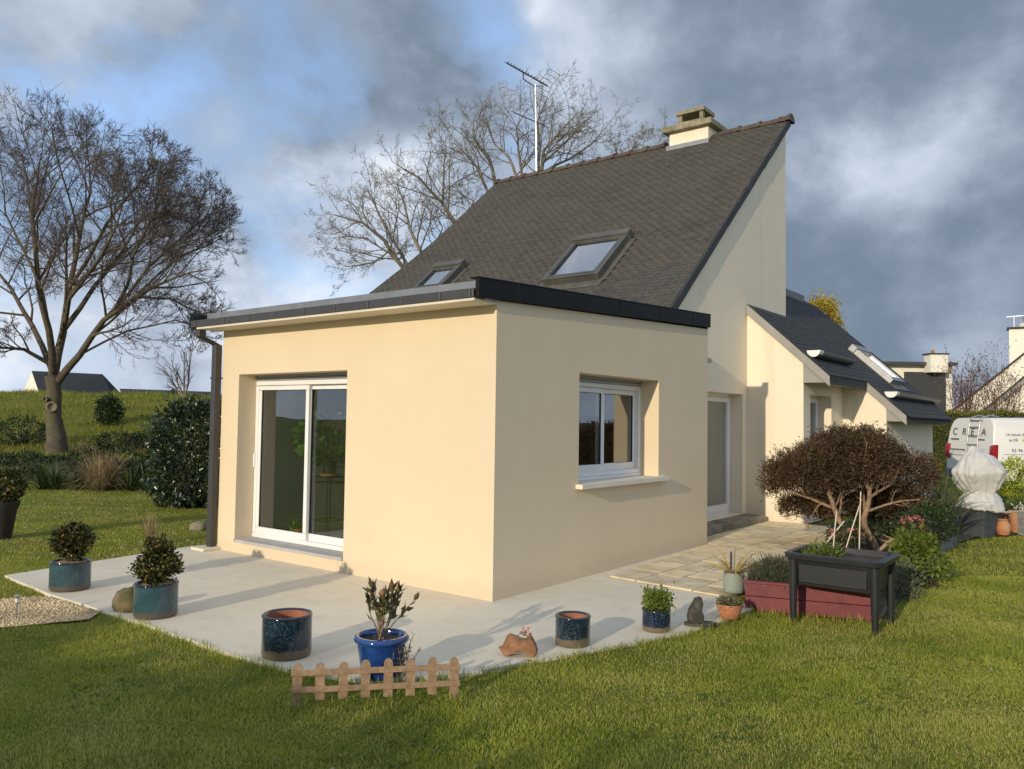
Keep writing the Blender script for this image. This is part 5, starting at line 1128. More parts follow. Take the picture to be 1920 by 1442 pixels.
def vsec(f, inset_top, zt, w0=0.0):
    r_ = .16; s0, s1 = w0, VWID-w0; pts = [(s0+.02, .32), (s0, .50), (s0, 1.05), (s0+inset_top*.6, 1.55), (s0+inset_top, zt-.20), (s0+inset_top+.06, zt-.06), (s0+inset_top+.20, zt), (s1-inset_top-.20, zt), (s1-inset_top-.06, zt-.06), (s1-inset_top, zt-.20), (s1-inset_top*.6, 1.55), (s1, 1.05), (s1, .50), (s1-.02, .32)]
    return [vp(f(z) if callable(f) else f, s, z) for s, z in pts]
rear = lambda z: .02+.14*max(0, (z-1.0)/.95)**1.5
rings = [vsec(lambda z: rear(z)+.0, .10, VH-.03, .03), vsec(lambda z: rear(z)+.05, .085, VH, 0.0), vsec(1.2, .08, VH+.015), vsec(2.6, .08, VH+.01), vsec(3.5, .10, VH-.03)]
body = build(loft(rings), 'body', 'van_white', van, smooth='auto')
nose = [vsec(3.5, .10, VH-.03)]
mb = loft([vsec(3.501, .10, VH-.03), vsec(4.1, .22, 1.62), vsec(4.75, .05, 1.10), vsec(4.95, .10, 1.02, .08)]); build(mb, 'bonnet', 'van_white', van, smooth='auto')
mb = MB(); mb.hexa([vp(-.05, .02, .30), vp(.12, .02, .30), vp(.12, VWID-.02, .30), vp(-.05, VWID-.02, .30)], [vp(-.05, .02, .55), vp(.12, .02, .55), vp(.12, VWID-.02, .55), vp(-.05, VWID-.02, .55)]); build(mb, 'bumper', 'van_grey', van, bev=.03)
for f in (.95, 3.95):
    for s in (-.005, VWID-.2):
        wv = bpy.data.objects.new('wheel', None); link(wv, van); WLOC[wv.name] = WLOC[van.name]; k = 20
        def disc(r, s0, s1): return loft([[vp(f+r*math.cos(2*PI*i/k), s0, .33+r*math.sin(2*PI*i/k)) for i in range(k)], [vp(f+r*math.cos(2*PI*i/k), s1, .33+r*math.sin(2*PI*i/k)) for i in range(k)]])
        build(disc(.33, s, s+.205), 'tyre', 'tyre', wv); build(disc(.20, s-.012, s+.21), 'rim', 'rim_grey', wv)
# tail lights wrap the rear corners
for s0, s1, g in ((-.012, .15, -.012), (VWID-.15, VWID+.012, VWID+.002)):
    mb = MB(); lo = [vp(-.015, s0, .82), vp(.13, s0, .82), vp(.13, s1, .86), vp(-.015, s1, .90)]; hi = [vp(.01, s0, 1.24), vp(.15, s0, 1.24), vp(.15, s1, 1.20), vp(.015, s1, 1.20)]
    mb.hexa(lo[::-1] if False else lo, hi); build(mb, 'tail_light', 'tail_red', van, bev=.015)
mb = MB(); mb.hexa([vp(.005, 1.20, .93), vp(.02, 1.20, .93), vp(.02, 1.72, .93), vp(.005, 1.72, .93)], [vp(.005, 1.20, 1.05), vp(.02, 1.20, 1.05), vp(.02, 1.72, 1.05), vp(.005, 1.72, 1.05)]); build(mb, 'number_plate', 'plate', van)
mb = MB(); mb.hexa([vp(-.012, 1.12, 1.065), vp(.03, 1.12, 1.065), vp(.03, 1.78, 1.065), vp(-.012, 1.78, 1.065)], [vp(-.012, 1.12, 1.09), vp(.03, 1.12, 1.09), vp(.03, 1.78, 1.09), vp(-.012, 1.78, 1.09)]); build(mb, 'plate_trim', 'van_grey', van)
# door seam, rub strip, hinge
for f0, f1, z0, z1 in ((.30, 4.2, .985, .998), (1.5, 1.508, .5, 1.75), (3.0, 3.008, .5, 1.75)):
    ss = -.004; mb = MB(); mb.hexa([vp(f0, ss, z0), vp(f1, ss, z0), vp(f1, ss+.02, z0), vp(f0, ss+.02, z0)], [vp(f0, ss+(.05 if z1 > 1.2 else 0), z1), vp(f1, ss+(.05 if z1 > 1.2 else 0), z1), vp(f1, ss+.07, z1), vp(f0, ss+.07, z1)]); build(mb, 'panel_seam', 'van_grey', van)
# ladder on the back door
ladder = bpy.data.objects.new('ladder', None); link(ladder, van); WLOC[ladder.name] = WLOC[van.name]
for s in (.55, .95): build(MB().tube([vp(rear(z)-.07, s, z) for z in (.55, 1.0, 1.4, 1.75, 1.93)]+[vp(.32, s, VH+.07), vp(.6, s, VH+.03)], .016, 7), 'rail', 'steel', ladder, smooth=True)
for z in (.75, 1.0, 1.22, 1.45, 1.68, 1.86): build(MB().tube([vp(rear(z)-.07, .55, z), vp(rear(z)-.07, .95, z)], .014, 6), 'rung', 'van_grey', ladder)
for s, z in ((.55, .9), (.95, .9), (.55, 1.85), (.95, 1.85)): build(MB().tube([vp(rear(z)-.07, s, z), vp(rear(z)+.02, s, z)], .012, 6), 'bracket', 'van_grey', ladder)
def lettering(txt, size, org, ux, uy, mat, parent, name='lettering', sp=1.0, lean=None):
    """flat lettering lying on a panel: converted to a mesh"""
    cu = bpy.data.curves.new(name, 'FONT'); cu.body = txt; cu.size = size; cu.extrude = .003; cu.space_character = sp; o = bpy.data.objects.new(name, cu); COL.objects.link(o)
    dg = bpy.context.evaluated_depsgraph_get(); me = bpy.data.meshes.new_from_object(o.evaluated_get(dg)); bpy.data.objects.remove(o); me.materials.clear(); me.materials.append(MATS[mat])
    ux = nrm(ux); uy = np.asarray(uy, float); uy = nrm(uy-ux*(uy @ ux)); uz = np.cross(ux, uy); q = np.array(org)-np.array(WLOC[parent.name])
    me.transform(Matrix(((ux[0], uy[0], uz[0], q[0]), (ux[1], uy[1], uz[1], q[1]), (ux[2], uy[2], uz[2], q[2]), (0, 0, 0, 1))))
    o = bpy.data.objects.new(name, me); link(o, parent); WLOC[o.name] = WLOC[parent.name]; return o
upr = vp(rear(1.75), 0, 1.75)-vp(rear(1.45), 0, 1.45)
for ch_, s in (('C', 1.66), ('R', 1.27), ('E', .93), ('A', .52)): lettering(ch_, .27, vp(rear(1.50)-.022, s, 1.47), -wl, upr, 'letter_dark', van)
for s0, s1, z in ((1.40, 1.72, 1.34), (.38, .62, 1.34)):
    mb = MB(); mb.hexa([vp(rear(z)-.008, s0, z), vp(rear(z)+.03, s0, z), vp(rear(z)+.03, s1, z), vp(rear(z)-.008, s1, z)], [vp(rear(z)-.008, s0, z+.03), vp(rear(z)+.03, s0, z+.03), vp(rear(z)+.03, s1, z+.03), vp(rear(z)-.008, s1, z+.03)]); build(mb, 'lettering', 'letter_dark', van)
ups = vp(1, .06, 1.6)-vp(1, .0, 1.1)
def side(f, z): return vp(f, (.0 if z < 1.05 else .06*(z-1.05)/.5)-.012, z)
lettering('02 96 51 21 03', .115, side(.52, 1.06), vf, ups, 'letter_dark', van, sp=1.15); lettering('Un besoin d\'', .10, side(.40, 1.47), vf, ups, 'letter_dark', van); lettering('un DE', .10, side(.46, 1.33), vf, ups, 'letter_dark', van)
for f0, f1, z in ((.98, 1.7, 1.475), (.83, 1.35, 1.335)):
    mb = MB(); mb.hexa([side(f0, z), side(f1, z), side(f1, z)+wl*.02, side(f0, z)+wl*.02], [side(f0, z+.05), side(f1, z+.05), side(f1, z+.05)+wl*.02, side(f0, z+.05)+wl*.02]); build(mb, 'lettering', 'letter_green', van)
# ------------------------------------------------------------------ neighbouring houses
def gable_house(name, o, ux, uy, W_, L_, eave, apex, label, wallm='render_white', roofm='slate_dark', chim=None, over=.15, apex_at=.5):
    """o = left front corner on the ground, ux along the gable, uy along the ridge"""
    o = np.array(o, float); ux = nrm(ux); uy = nrm(uy); e = empty(name, tuple(o+ux*W_/2+uy*L_/2), label, 'house'); q = lambda u, v, z: o+ux*u+uy*v+np.array((0, 0, z)); am = W_*apex_at
    mb = MB(); mb.prism([q(0, 0, -.2), q(W_, 0, -.2), q(W_, 0, eave), q(am, 0, apex-.08), q(0, 0, eave)], uy*L_); build(mb, 'wall', wallm, e)
    for a, b in ((0, am), (W_, am)):
        sl = (apex-eave)/(am-a); d = -over if a == 0 else over; mb = MB(); p = [q(a+d, -over, eave+d*sl), q(b, -over, apex), q(b, L_+over, apex), q(a+d, L_+over, eave+d*sl)]
        if a != 0: p = p[::-1]
        mb.hexa([x+np.array((0, 0, -.02)) for x in p], [x+np.array((0, 0, .12)) for x in p]); build(mb, 'roof', roofm, e)
    return e, q
# white gabled house on the right, with its lower front gable
gA = at(1788, 800, 46); g0 = np.array((gA[0], gA[1], -.03)); gu = nrm(RH*.86-FH*.52); gv = np.array((-gu[1], gu[0], 0)); gv = gv if gv @ FH > 0 else -gv
e, q = gable_house('neighbour_house', g0, gu, gv, 8.4, 9, 2.6, 6.4, 'white gabled house with a big white chimney at the right edge', over=.08)
mb = MB(); mb.prism([q(2.75, -.02, 4.3), q(5.6, -.02, 4.3), q(5.6, -.02, 7.15), q(2.75, -.02, 7.15)], gv*.8); chm = build(mb, 'chimney', 'render_white', e)
mb = MB(); mb.prism([q(2.65, -.12, 7.15), q(5.7, -.12, 7.15), q(5.7, -.12, 7.25), q(2.65, -.12, 7.25)], gv*1.0); build(mb, 'cap_slab', 'slate_dark', chm)
p = q(3.55, .35, 7.25); build(MB().lathe([(.30, 0), (.26, .25)], p, 4), 'chimney_base', 'render_white', chm); build(MB().lathe([(.13, .25), (.10, .45), (.16, .5), (.05, .6)], p, 12), 'chimney_pot', 'terracotta', chm)
p = q(3.0, .3, 7.25); ae = empty('tv_antenna', tuple(p), 'small aerial on the big white chimney at the right edge', 'antenna'); build(MB().tube([p, p+np.array((0, 0, .62))], .02, 6), 'mast', 'mast_pale', ae); build(MB().tube([p+np.array((0, 0, .62))-gu*.35, p+np.array((0, 0, .66))+gu*.5], .02, 6), 'boom', 'mast_pale', ae)
gB = at(1838, 800, 40); g1 = np.array((gB[0], gB[1], -.03)); e, q = gable_house('neighbour_house', g1, gu, gv, 7.5, 4.5, 2.3, 5.9, 'lower white gable wing in front of the big white chimney', over=.22)
mb = MB(); sl = (5.9-2.3)/3.75
mb.prism([q(-.22, -.225, 2.3-.22*sl-.26), q(3.75, -.225, 5.9-.26), q(3.75, -.225, 5.9-.02), q(-.22, -.225, 2.3-.22*sl-.02)], gv*.04); build(mb, 'verge_board', 'soffit_grey', e)
# house with dark slate front and flat-roofed dormer
sB = 62; hb_ = at(1645, 800, sB); h0 = np.array((hb_[0], hb_[1], -.03)); hu = RH; hv = FH; e = empty('neighbour_house', tuple(h0), 'distant cream house with slate front and square chimney', 'house'); q = lambda u, v, z: h0+hu*u+hv*v+np.array((0, 0, z)); sc_ = sB/1512.24
def pxbox(x0, x1, y0, y1, v0, v1, name, mat, par):
    zz0 = at(0, 0, 1)[2]; a = at(x0, y1, sB); b = at(x1, y0, sB); u0 = (a-h0) @ hu; u1 = (b-h0) @ hu; mb = MB(); mb.prism([q(u0, v0, a[2]), q(u1, v0, a[2]), q(u1, v0, b[2]), q(u0, v0, b[2])], hv*(v1-v0)); return build(mb, name, mat, par)
pxbox(1640, 1793, 683, 815, .4, 8, 'wall', 'render_white', e); pxbox(1640, 1795, 679, 682.5, -.3, 8.3, 'flat_roof', 'gutter_dark', e); pxbox(1700, 1776, 697, 812, .05, .39, 'slate_front', 'slate_dark', e)
simple('brick_pink', (.42, .25, .17), .9, .2, 6); pxbox(1772, 1788, 684, 697, .1, .39, 'brick_panel', 'brick_pink', e)
cm = pxbox(1736, 1769, 665, 698, -.9, .04, 'chimney', 'render_white', e); pxbox(1734, 1771, 663, 664.8, -1.0, .2, 'cap_slab', 'slate_dark', cm); pxbox(1746, 1750, 656, 662.8, -.5, -.2, 'chimney_pot', 'terracotta', cm)
# houses behind the bank on the left
lg = at(40, 740, 58); l0 = np.array((lg[0], lg[1], 2.3)); lu = nrm(RH*.35-FH*.94); lv_ = nrm(RH*.94+FH*.35)
def left_house(px0, px1, ytop, ybase, d, label, gablepx):
    e = empty('distant_house', tuple(at(px0, ybase, d)), label, 'house'); a = at(px0, ybase+10, d); b = at(gablepx, ybase+10, d-2.2); c = at(px1, ybase+10, d+2.0); r0 = at(px0+(gablepx-px0)*.55, ytop, d-1.1); r1 = at(px1-22, ytop+6, d+2.5)
    dn = np.array((0, 0, -1.5)); bk = FH*1.5+RH*.2
    mb = MB(); mb.poly([a+dn, b+dn, b, r0, a]); mb.poly([b+dn, c+dn, c, b]); mb.poly([c+dn, c+bk+dn, c+bk, c]); build(mb, 'wall', 'render_white', e)
    mb = MB(); th_ = np.array((0, 0, .06)); mb.hexa([b-th_*2, c-th_*2, r1-th_, r0-th_], [b, c, r1+th_, r0+th_]); build(mb, 'roof', 'slate_dark', e)
    mb = MB(); mb.hexa([r0-th_, r1-th_, c+bk-th_, a+bk-th_], [r0+th_, r1+th_, c+bk, a+bk]); build(mb, 'roof', 'slate_dark', e); return e
left_house(38, 214, 697, 738, 58, 'distant house with white gable and dark roof beyond the bank', 78)
left_house(216, 420, 730, 739, 66, 'long low dark roof just above the bank behind the birch', 232); left_house(-40, 36, 731, 740, 66, 'low dark roof at the far left beyond the bank', -30)
# ------------------------------------------------------------------ trees
def gpt(px, d, dz=0.0): p = at(px, 780, d); return np.array((p[0], p[1], float(gz(p[0], p[1]))+dz))
spec_rmin = .0055
rr = random.Random(101); D0 = 22.0; b0 = gpt(108, D0, -.1)
T1 = empty('bare_tree', tuple(b0), 'big spreading bare tree with pruning scars on the left bank', 'tree'); out = []
env = (at(108, 470, D0), np.array((4.75, 4.9, 3.75)))
SP = [(6, .09, .02, 12, .50, 45), (5, .10, .04, 8, .56, 44), (4, .12, .05, 8, .56, 44), (3, .15, .04, 6, .60, 46), (2, .22, .02, 0, .5, 40)]
q = lambda x, y, dz=0.0: at(x, y, D0+dz)
out.append((0, [tuple(b0), tuple(q(106, 820)), tuple(q(100, 780)), tuple(q(102, 740)), tuple(q(98, 705))], [.35, .26, .21, .19, .20]))
limb(out, [q(100, 712), q(118, 625, .3), q(130, 540, .6), q(150, 440, 1.0), q(170, 360, 1.2), q(165, 290, 1.2)], 0.127, 0.011, SP, rr, env)
limb(out, [q(108, 716), q(150, 665, -.3), q(195, 600, -.8), q(255, 555, -1.4), q(330, 520, -1.8), q(395, 505, -2.0)], 0.106, 0.011, SP, rr, env)
limb(out, [q(98, 708), q(92, 620, -.6), q(70, 520, -1.2), q(60, 400, -1.5), q(70, 340, -1.6), q(80, 280, -1.7)], 0.106, 0.011, SP, rr, env)
limb(out, [q(96, 690), q(60, 610, .5), q(20, 540, 1.0), q(-40, 480, 1.5), q(-90, 420, 2)], 0.084, 0.011, SP, rr, env)
limb(out, [q(90, 680), q(45, 655, -.4), q(0, 652, -.8), q(-60, 630, -1.2)], 0.063, 0.011, SP, rr, env)
limb(out, [q(122, 615, .3), q(175, 540, 1.2), q(230, 470, 2.2), q(270, 400, 2.8), q(290, 320, 3)], 0.077, 0.009, SP, rr, env)
limb(out, [q(215, 580, -1), q(250, 480, -1.6), q(290, 400, -1.8), q(300, 330, -1.8)], 0.049, 0.009, SP, rr, env)
limb(out, [q(112, 640, .3), q(130, 560, -1.2), q(190, 480, -2.6), q(220, 420, -3.2), q(235, 340, -3.4)], 0.063, 0.009, SP, rr, env)
limb(out, [q(255, 555, -1.4), q(320, 560, -1), q(380, 590, -.8), q(420, 570, -.6)], 0.035, 0.009, SP, rr, env)
limb(out, [q(130, 540, .6), q(200, 420, 0), q(265, 340, -.5), q(290, 300, -.6)], 0.056, 0.009, SP, rr, env)
limb(out, [q(195, 600, -.8), q(280, 500, .5), q(370, 420, 1), q(420, 380, 1.2)], 0.056, 0.009, SP, rr, env)
limb(out, [q(92, 620, -.6), q(60, 500, .5), q(10, 400, 1), q(0, 310, 1)], 0.056, 0.009, SP, rr, env)
limb(out, [q(255, 555, -1.4), q(340, 480, -.4), q(430, 440, 0)], 0.042, 0.009, SP, rr, env)
limb(out, [q(150, 665, -.3), q(240, 620, 1.0), q(330, 600, 1.6), q(400, 620, 1.6)], 0.035, 0.009, SP, rr, env)
lo = [(p, r) for l, p, r in out if l < 2]; V, F = tubearrays(lo, 8); buildnp(V, F, 'trunk', 'bark', T1, smooth=True)
V, F = tubearrays([(p, r) for l, p, r in out if l >= 2], 3); buildnp(V, F, 'crown', 'bark_twig', T1); print('tree1', len(out))
simple('scar', (.22, .17, .11), .95, .3, 20)
for px, py, r in ((97, 763, .13), (84, 748, .06)):
    p = at(px, py, D0-.28); n_ = nrm(CAM-p); x_ = nrm(np.cross(n_, (0, 0, 1))); y_ = np.cross(x_, n_); k = 16
    mb = loft([[p-n_*.08+(x_*math.cos(2*PI*i/k)+y_*math.sin(2*PI*i/k))*r*f for i in range(k)] if z is None else [p+n_*z+(x_*math.cos(2*PI*i/k)+y_*math.sin(2*PI*i/k))*r*f for i in range(k)] for f, z in ((1.15, None), (1.0, .04), (.75, .03), (.62, -.01))], False, True); build(mb, 'pruning_scar', 'scar', T1, smooth=True)
# oak-like trees behind the roof
Zb = lambda x, y, d: at(560+x/2.743, 100+y/2.743, d)
SP2 = [(6, .10, .04, 9, .46, 48), (5, .15, .06, 6, .52, 50), (4, .18, .05, 6, .55, 52), (3, .2, .04, 3, .6, 50), (2, .24, .03, 0, .5, 45)]
def back_tree(base_px, d, trunk_top, limbs_, r0, label, seed, spec=SP2):
    rr = random.Random(seed); b = gpt(base_px, d, -.1); e = empty('bare_tree', tuple(b), label, 'tree'); out = []; tt = Zb(*trunk_top, d)
    out.append((0, [tuple(b), tuple(b*.6+tt*.4+np.array((.2, 0, 0))), tuple(b*.25+tt*.75), tuple(tt)], [r0, r0*.8, r0*.7, r0*.6]))
    for pts, ra_, dz in limbs_: limb(out, [tt]+[Zb(x, y, d+dz*(i+1)/len(pts)) for i, (x, y) in enumerate(pts)], ra_*.8, ra_*.14, spec, rr)
    treemesh(out, e, 'bark_pale', 'bark_pale', 1); return e
back_tree(800, 27, (620, 1250), [([(545, 1110), (440, 960), (330, 870), (180, 830)], .12, -2), ([(640, 1040), (570, 900), (540, 760), (500, 660)], .11, 1), ([(520, 1080), (480, 1000), (380, 1080), (220, 1100)], .07, 1), ([(700, 1000), (740, 900), (700, 800)], .07, 2), ([(560, 1090), (480, 950), (400, 800), (350, 700)], .09, 2), ([(500, 1050), (350, 950), (160, 950)], .06, -1)], .22, 'crooked bare tree rising behind the left edge of the roof', 201)
back_tree(880, 29, (900, 1050), [([(810, 880), (740, 770), (620, 640), (500, 570)], .12, -1), ([(740, 770), (745, 640), (760, 500)], .09, 1), ([(975, 720), (930, 600), (860, 520), (740, 470)], .10, 0), ([(860, 900), (900, 760), (800, 700)], .07, 2)], .24, 'bare tree with branches reaching over the left roof slope', 202)
back_tree(985, 31, (1100, 850), [([(1010, 670), (980, 540), (900, 430), (900, 330)], .12, 0), ([(1120, 640), (1080, 530), (1010, 470), (960, 340)], .10, 1), ([(1250, 600), (1260, 500), (1330, 420), (1440, 300)], .12, -1), ([(1260, 610), (1400, 540), (1500, 470), (1590, 400)], .09, 1), ([(1230, 620), (1240, 480), (1230, 350), (1280, 230)], .10, 0), ([(1150, 640), (1130, 500), (1120, 380), (1180, 280)], .09, -2), ([(1260, 560), (1380, 450), (1460, 360), (1530, 300)], .08, 2)], .28, 'bare crown behind the ridge around the aerial mast', 203)
back_tree(1215, 34, (1740, 640), [([(1640, 520), (1620, 450)], .05, 0), ([(1720, 500), (1740, 400)], .05, 1), ([(1760, 520), (1790, 420)], .04, 0), ([(1850, 480), (1880, 390)], .05, 0)], .2, 'tops of a bare tree just left of the chimney', 204)
# birch and shrubs on the left
rr = random.Random(301); SP3 = [(5, .06, .06, 12, .45, 35), (4, .12, .10, 6, .6, 35), (3, .16, .05, 0, .5, 30)]
b = gpt(345, 34, -.1); e = empty('birch', tuple(b), 'thin pale birch behind the glossy bush', 'tree'); out = []
for x1, y1 in ((362, 645), (345, 660), (322, 675), (308, 690)): limb(out, [b, at((345+x1)/2, 720, 34), at(x1, y1, 34)], .05, .015, SP3, rr)
treemesh(out, e, 'bark_pale', 'bark_twig', 1)
def leafbush(name, px, d, r, zc, mat, n, per, L, Wd, label, seed, cat='bush', shell=.75, cr=.07, boxy=None):
    g = gpt(px, d); rg = np.random.default_rng(seed); e = empty(name, tuple(g), label, cat); c = g+np.array((0, 0, zc)); V, F = clumped(n, per, c, r, cr, L, Wd, rg, shell, .2, .8, -.95)
    if boxy: q_ = (V-c)/np.array(r); m_ = (np.sum(np.abs(q_)**3.2, 1, keepdims=True))**(1/3.2)+1e-6; V = c+q_*(np.linalg.norm(q_, axis=1, keepdims=True)/m_)*np.array(r)
    buildnp(V, F, 'foliage', mat, e)
    rr = random.Random(seed); polys = []
    for i in range(22):
        dd = unit(np.array([rr.gauss(0, 1), rr.gauss(0, 1), rr.gauss(.4, .7)])); p = c+dd*np.array(r)*.85; polys.append(([tuple(g-np.array((0, 0, .05))+np.array((rr.gauss(0, .05), rr.gauss(0, .05), 0))), tuple((g+p)/2), tuple(p)], [.025, .016, .008]))
    V, F = tubearrays(polys, 4); buildnp(V, F, 'stem', 'bark_dark', e); return e
leafbush('camellia_bush', 370, 15.2, (.68, .68, .96), .93, 'leaf_gloss', 900, 11, .085, .045, 'tall glossy dark evergreen bush beside the downpipe', 311, shell=.8, cr=.09, boxy=1)
leafbush('bank_bush', 203, 26.5, (.36, .36, .46), .45, 'leaf_dark', 220, 10, .09, .05, 'small round dark bush alone on the grass bank', 312)
leafbush('low_bush', 225, 22.8, (.70, .5, .28), .22, 'leaf_dark', 170, 9, .09, .04, 'low dark bush right of the big tree trunk', 313)
leafbush('low_bush', 40, 23.2, (.8, .5, .42), .3, 'leaf_dark', 170, 9, .09, .04, 'low dark bush at the left edge beyond the big tree', 314)
leafbush('low_bush', 290, 23.4, (.6, .4, .26), .2, 'leaf_dark', 130, 9, .09, .04, 'low dark bush between birch and glossy bush', 315)
hl = gpt(-40, 19.0); hr = gpt(330, 18.9); e = hedge('low_hedge', hl, hr, .6, .50, 'leaf_dark', 'low dark planting along the foot of the bank', seed=316, per=520, L=.09, Wd=.04, wob=.10)
def tuft(px, py_d, n, L, spread, mat, label, seed, cat='grass', wd=.006, droop=.6, name='ornamental_grass', r=.08):
    g = gpt(px, py_d); rg = np.random.default_rng(seed); a = rg.uniform(0, 2*PI, n); ln = np.abs(rg.normal(0, spread, n)); e = empty(name, tuple(g), label, cat)
    V, F = straps(g+np.stack([np.cos(a)*r*rg.random(n), np.sin(a)*r*rg.random(n), np.zeros(n)], 1), np.stack([np.cos(a)*ln, np.sin(a)*ln, np.ones(n)], 1), L*rg.uniform(.6, 1.15, n), wd*rg.uniform(.7, 1.3, n), droop*rg.uniform(.4, 1.4, n), rg=rg); buildnp(V, F, 'leaf', mat, e); return e
tuft(195, 18.0, 700, .95, .75, 'strap_dry', 'big straw-coloured ornamental grass in the bed on the left', 321, wd=.012, droop=1.0, r=.16)
tuft(172, 22.6, 260, .5, 1.4, 'strap_dry', 'flattened dry grass at the foot of the big tree', 323, wd=.014, droop=1.2, r=.45, name='dry_grass')
tuft(268, 22.9, 220, .45, 1.4, 'strap_dry', 'flattened dry grass patch near the glossy bush', 324, wd=.014, droop=1.2, r=.4, name='dry_grass')
tuft(292, 10.6, 130, .42, .3, 'strap_dry', 'small tan grass tuft in the lawn behind the pointed evergreen', 322, wd=.004, droop=.3, r=.04)
for i, (px, lab) in enumerate(((85, 'dark strappy plant at the left of the bed'), (108, 'dark strappy plant second from the left in the bed'), (150, 'dark strappy plant just left of the straw-coloured grass'), (250, 'dark strappy plant just right of the straw-coloured grass'), (278, 'dark strappy plant beside the glossy bush'))): tuft(px, 18.0, 60, .62, .7, 'strap_green', lab, 330+i, 'plant', .028, .8, 'agapanthus', .06)
# shrub in a dark urn at the left edge
pg = onz(-2, 1006); e = empty('urn', (pg[0], pg[1], -.03), 'dark tapering urn at the left edge of the lawn', 'urn'); simple('urn_dark', (.030, .026, .020), .7, .3, 12, .3); build(MB().lathe([(.14, 0), (.15, .03), (.20, .38), (.235, .47), (.235, .50), (.20, .50), (.19, .46)], (pg[0], pg[1], -.03), 32), 'body', 'urn_dark', e, smooth='auto'); build(MB().lathe([(.01, .455), (.19, .45)], (pg[0], pg[1], -.03), 24), 'soil', 'soil', e)
pot_bush((pg[0], pg[1], 0), .42, [(.26, .28, .22, .7), (.12, .17, .1, .3)], 'leafy shrub with pale tips in the dark urn', 190, 'leaf_euonymus', .05, 340)
st_ = gpt(380, 12.0); mb = MB(); mb.lathe([(.10, -.03), (.13, .03), (.10, .10), (.03, .13)], tuple(st_), 12, wob=.1); build(mb, 'stone', 'step_stone', smooth=True, loc=tuple(st_), label='pale stone in the lawn beside the downpipe', cat='stone')
# reddish bare shrub behind the hedge, conifer, golden tree
rr = random.Random(401); SP4 = [(5, .06, .05, 9, .4, 30), (3, .12, .08, 4, .5, 30), (2, .12, .03, 0, .5, 30)]
for k, (x0, x1, d, lab) in enumerate(((1768, 1835, 33, 'reddish bare shrub above the hedge, left of the white house'), (1835, 1925, 33.5, 'reddish bare shrub above the hedge in front of the white house'))):
    b = gpt((x0+x1)/2, d); e = empty('bare_shrub', tuple(b), lab, 'shrub', 'bare shrubs above the hedge'); out = []
    for i in range(17): x = rr.uniform(x0, x1); tp_ = at(x, rr.uniform(690, 742), d+rr.uniform(-.5, .5)); limb(out, [b+RH*rr.uniform(-.7, .7), b*.45+tp_*.55+RH*rr.uniform(-.2, .2), tp_], .022, .008, SP4, rr)
    treemesh(out, e, 'twig_red', 'twig_red', 1)
    rg = np.random.default_rng(403+k); tips = np.array([p[-1] for l, p, r in out if l >= 1]); V, F = leafarrays(np.repeat(tips, 2, 0), rg.normal(size=(len(tips)*2, 3)), .07, .04, .2, rg); buildnp(V, F, 'dry_leaf', 'twig_red', e)
b = gpt(1545, 27); e = empty('golden_tree', tuple(b), 'golden-leaved tree behind the slate roof of the wing', 'tree'); rg = np.random.default_rng(405); c = at(1535, 620, 27); V, F = clumped(420, 14, c, (.75, .7, 1.15), .11, .10, .06, rg, .6, .5, .7, -.9); buildnp(V, F, 'crown', 'leaf_gold', e); build(MB().tube([b, tuple(b*.5+c*.5), tuple(c)], [.10, .08, .04], 8), 'trunk', 'bark', e)
# ------------------------------------------------------------------ grass
def blades(n, smin, smax, tmax, L, Wd, keepf, mat, K, label, power=1.0, seed=5, lean=.5):
    rg = np.random.default_rng(seed); s = smin+(smax-smin)*rg.random(n)**power; t = rg.uniform(-1, 1, n)*tmax
    t = t*s; x = CAM[0]+s*FH[0]+t*RH[0]; y = CAM[1]+s*FH[1]+t*RH[1]; k = keepf(x, y, s, t, rg); x, y, s = x[k], y[k], s[k]; n = len(x); z = gz(x, y)
    pat = .65+.5*(np.sin(x*2.3+1)*np.sin(y*1.9)+1)*.5+.25*np.sin(x*7+y*5)
    a = rg.uniform(0, 2*PI, n); ln = np.abs(rg.normal(0, lean, n)); D = unit(np.stack([np.cos(a)*ln, np.sin(a)*ln, np.ones(n)], 1)); l = (L*rg.uniform(.45, 1.3, n)*pat)[:, None]
    S_ = np.stack([-np.sin(a+rg.normal(0, .6, n)), np.cos(a), np.zeros(n)], 1); P = np.stack([x, y, z], 1); w_ = (Wd*rg.uniform(.7, 1.3, n))[:, None]
    if K == 3:
        m_ = P+D*l*.55; tip = m_+unit(D+np.stack([np.cos(a), np.sin(a), -.2*np.ones(n)], 1)*.55)*l*.5
        V = np.stack([P-S_*w_*.5, P+S_*w_*.5, m_+S_*w_*.42, m_-S_*w_*.42, tip], 1).reshape(-1, 3); b = np.arange(n)[:, None]*5; F = np.concatenate([b+np.array([[0, 1, 2]]), b+np.array([[0, 2, 3]]), b+np.array([[3, 2, 4]])], 1).reshape(-1, 3)
    else: V = np.stack([P-S_*w_*.5, P+S_*w_*.5, P+D*l], 1).reshape(-1, 3); F = (np.arange(n)[:, None]*3+np.array([[0, 1, 2]]))
    print('blades', label, n); return buildnp(V, F, 'grass', mat, kind='stuff', label=label, cat='grass')
SLAB2 = [(x*1.0, y*1.0) for x, y in SLAB]; cxs, cys = np.mean(SLAB, 0)
BEDL = BED
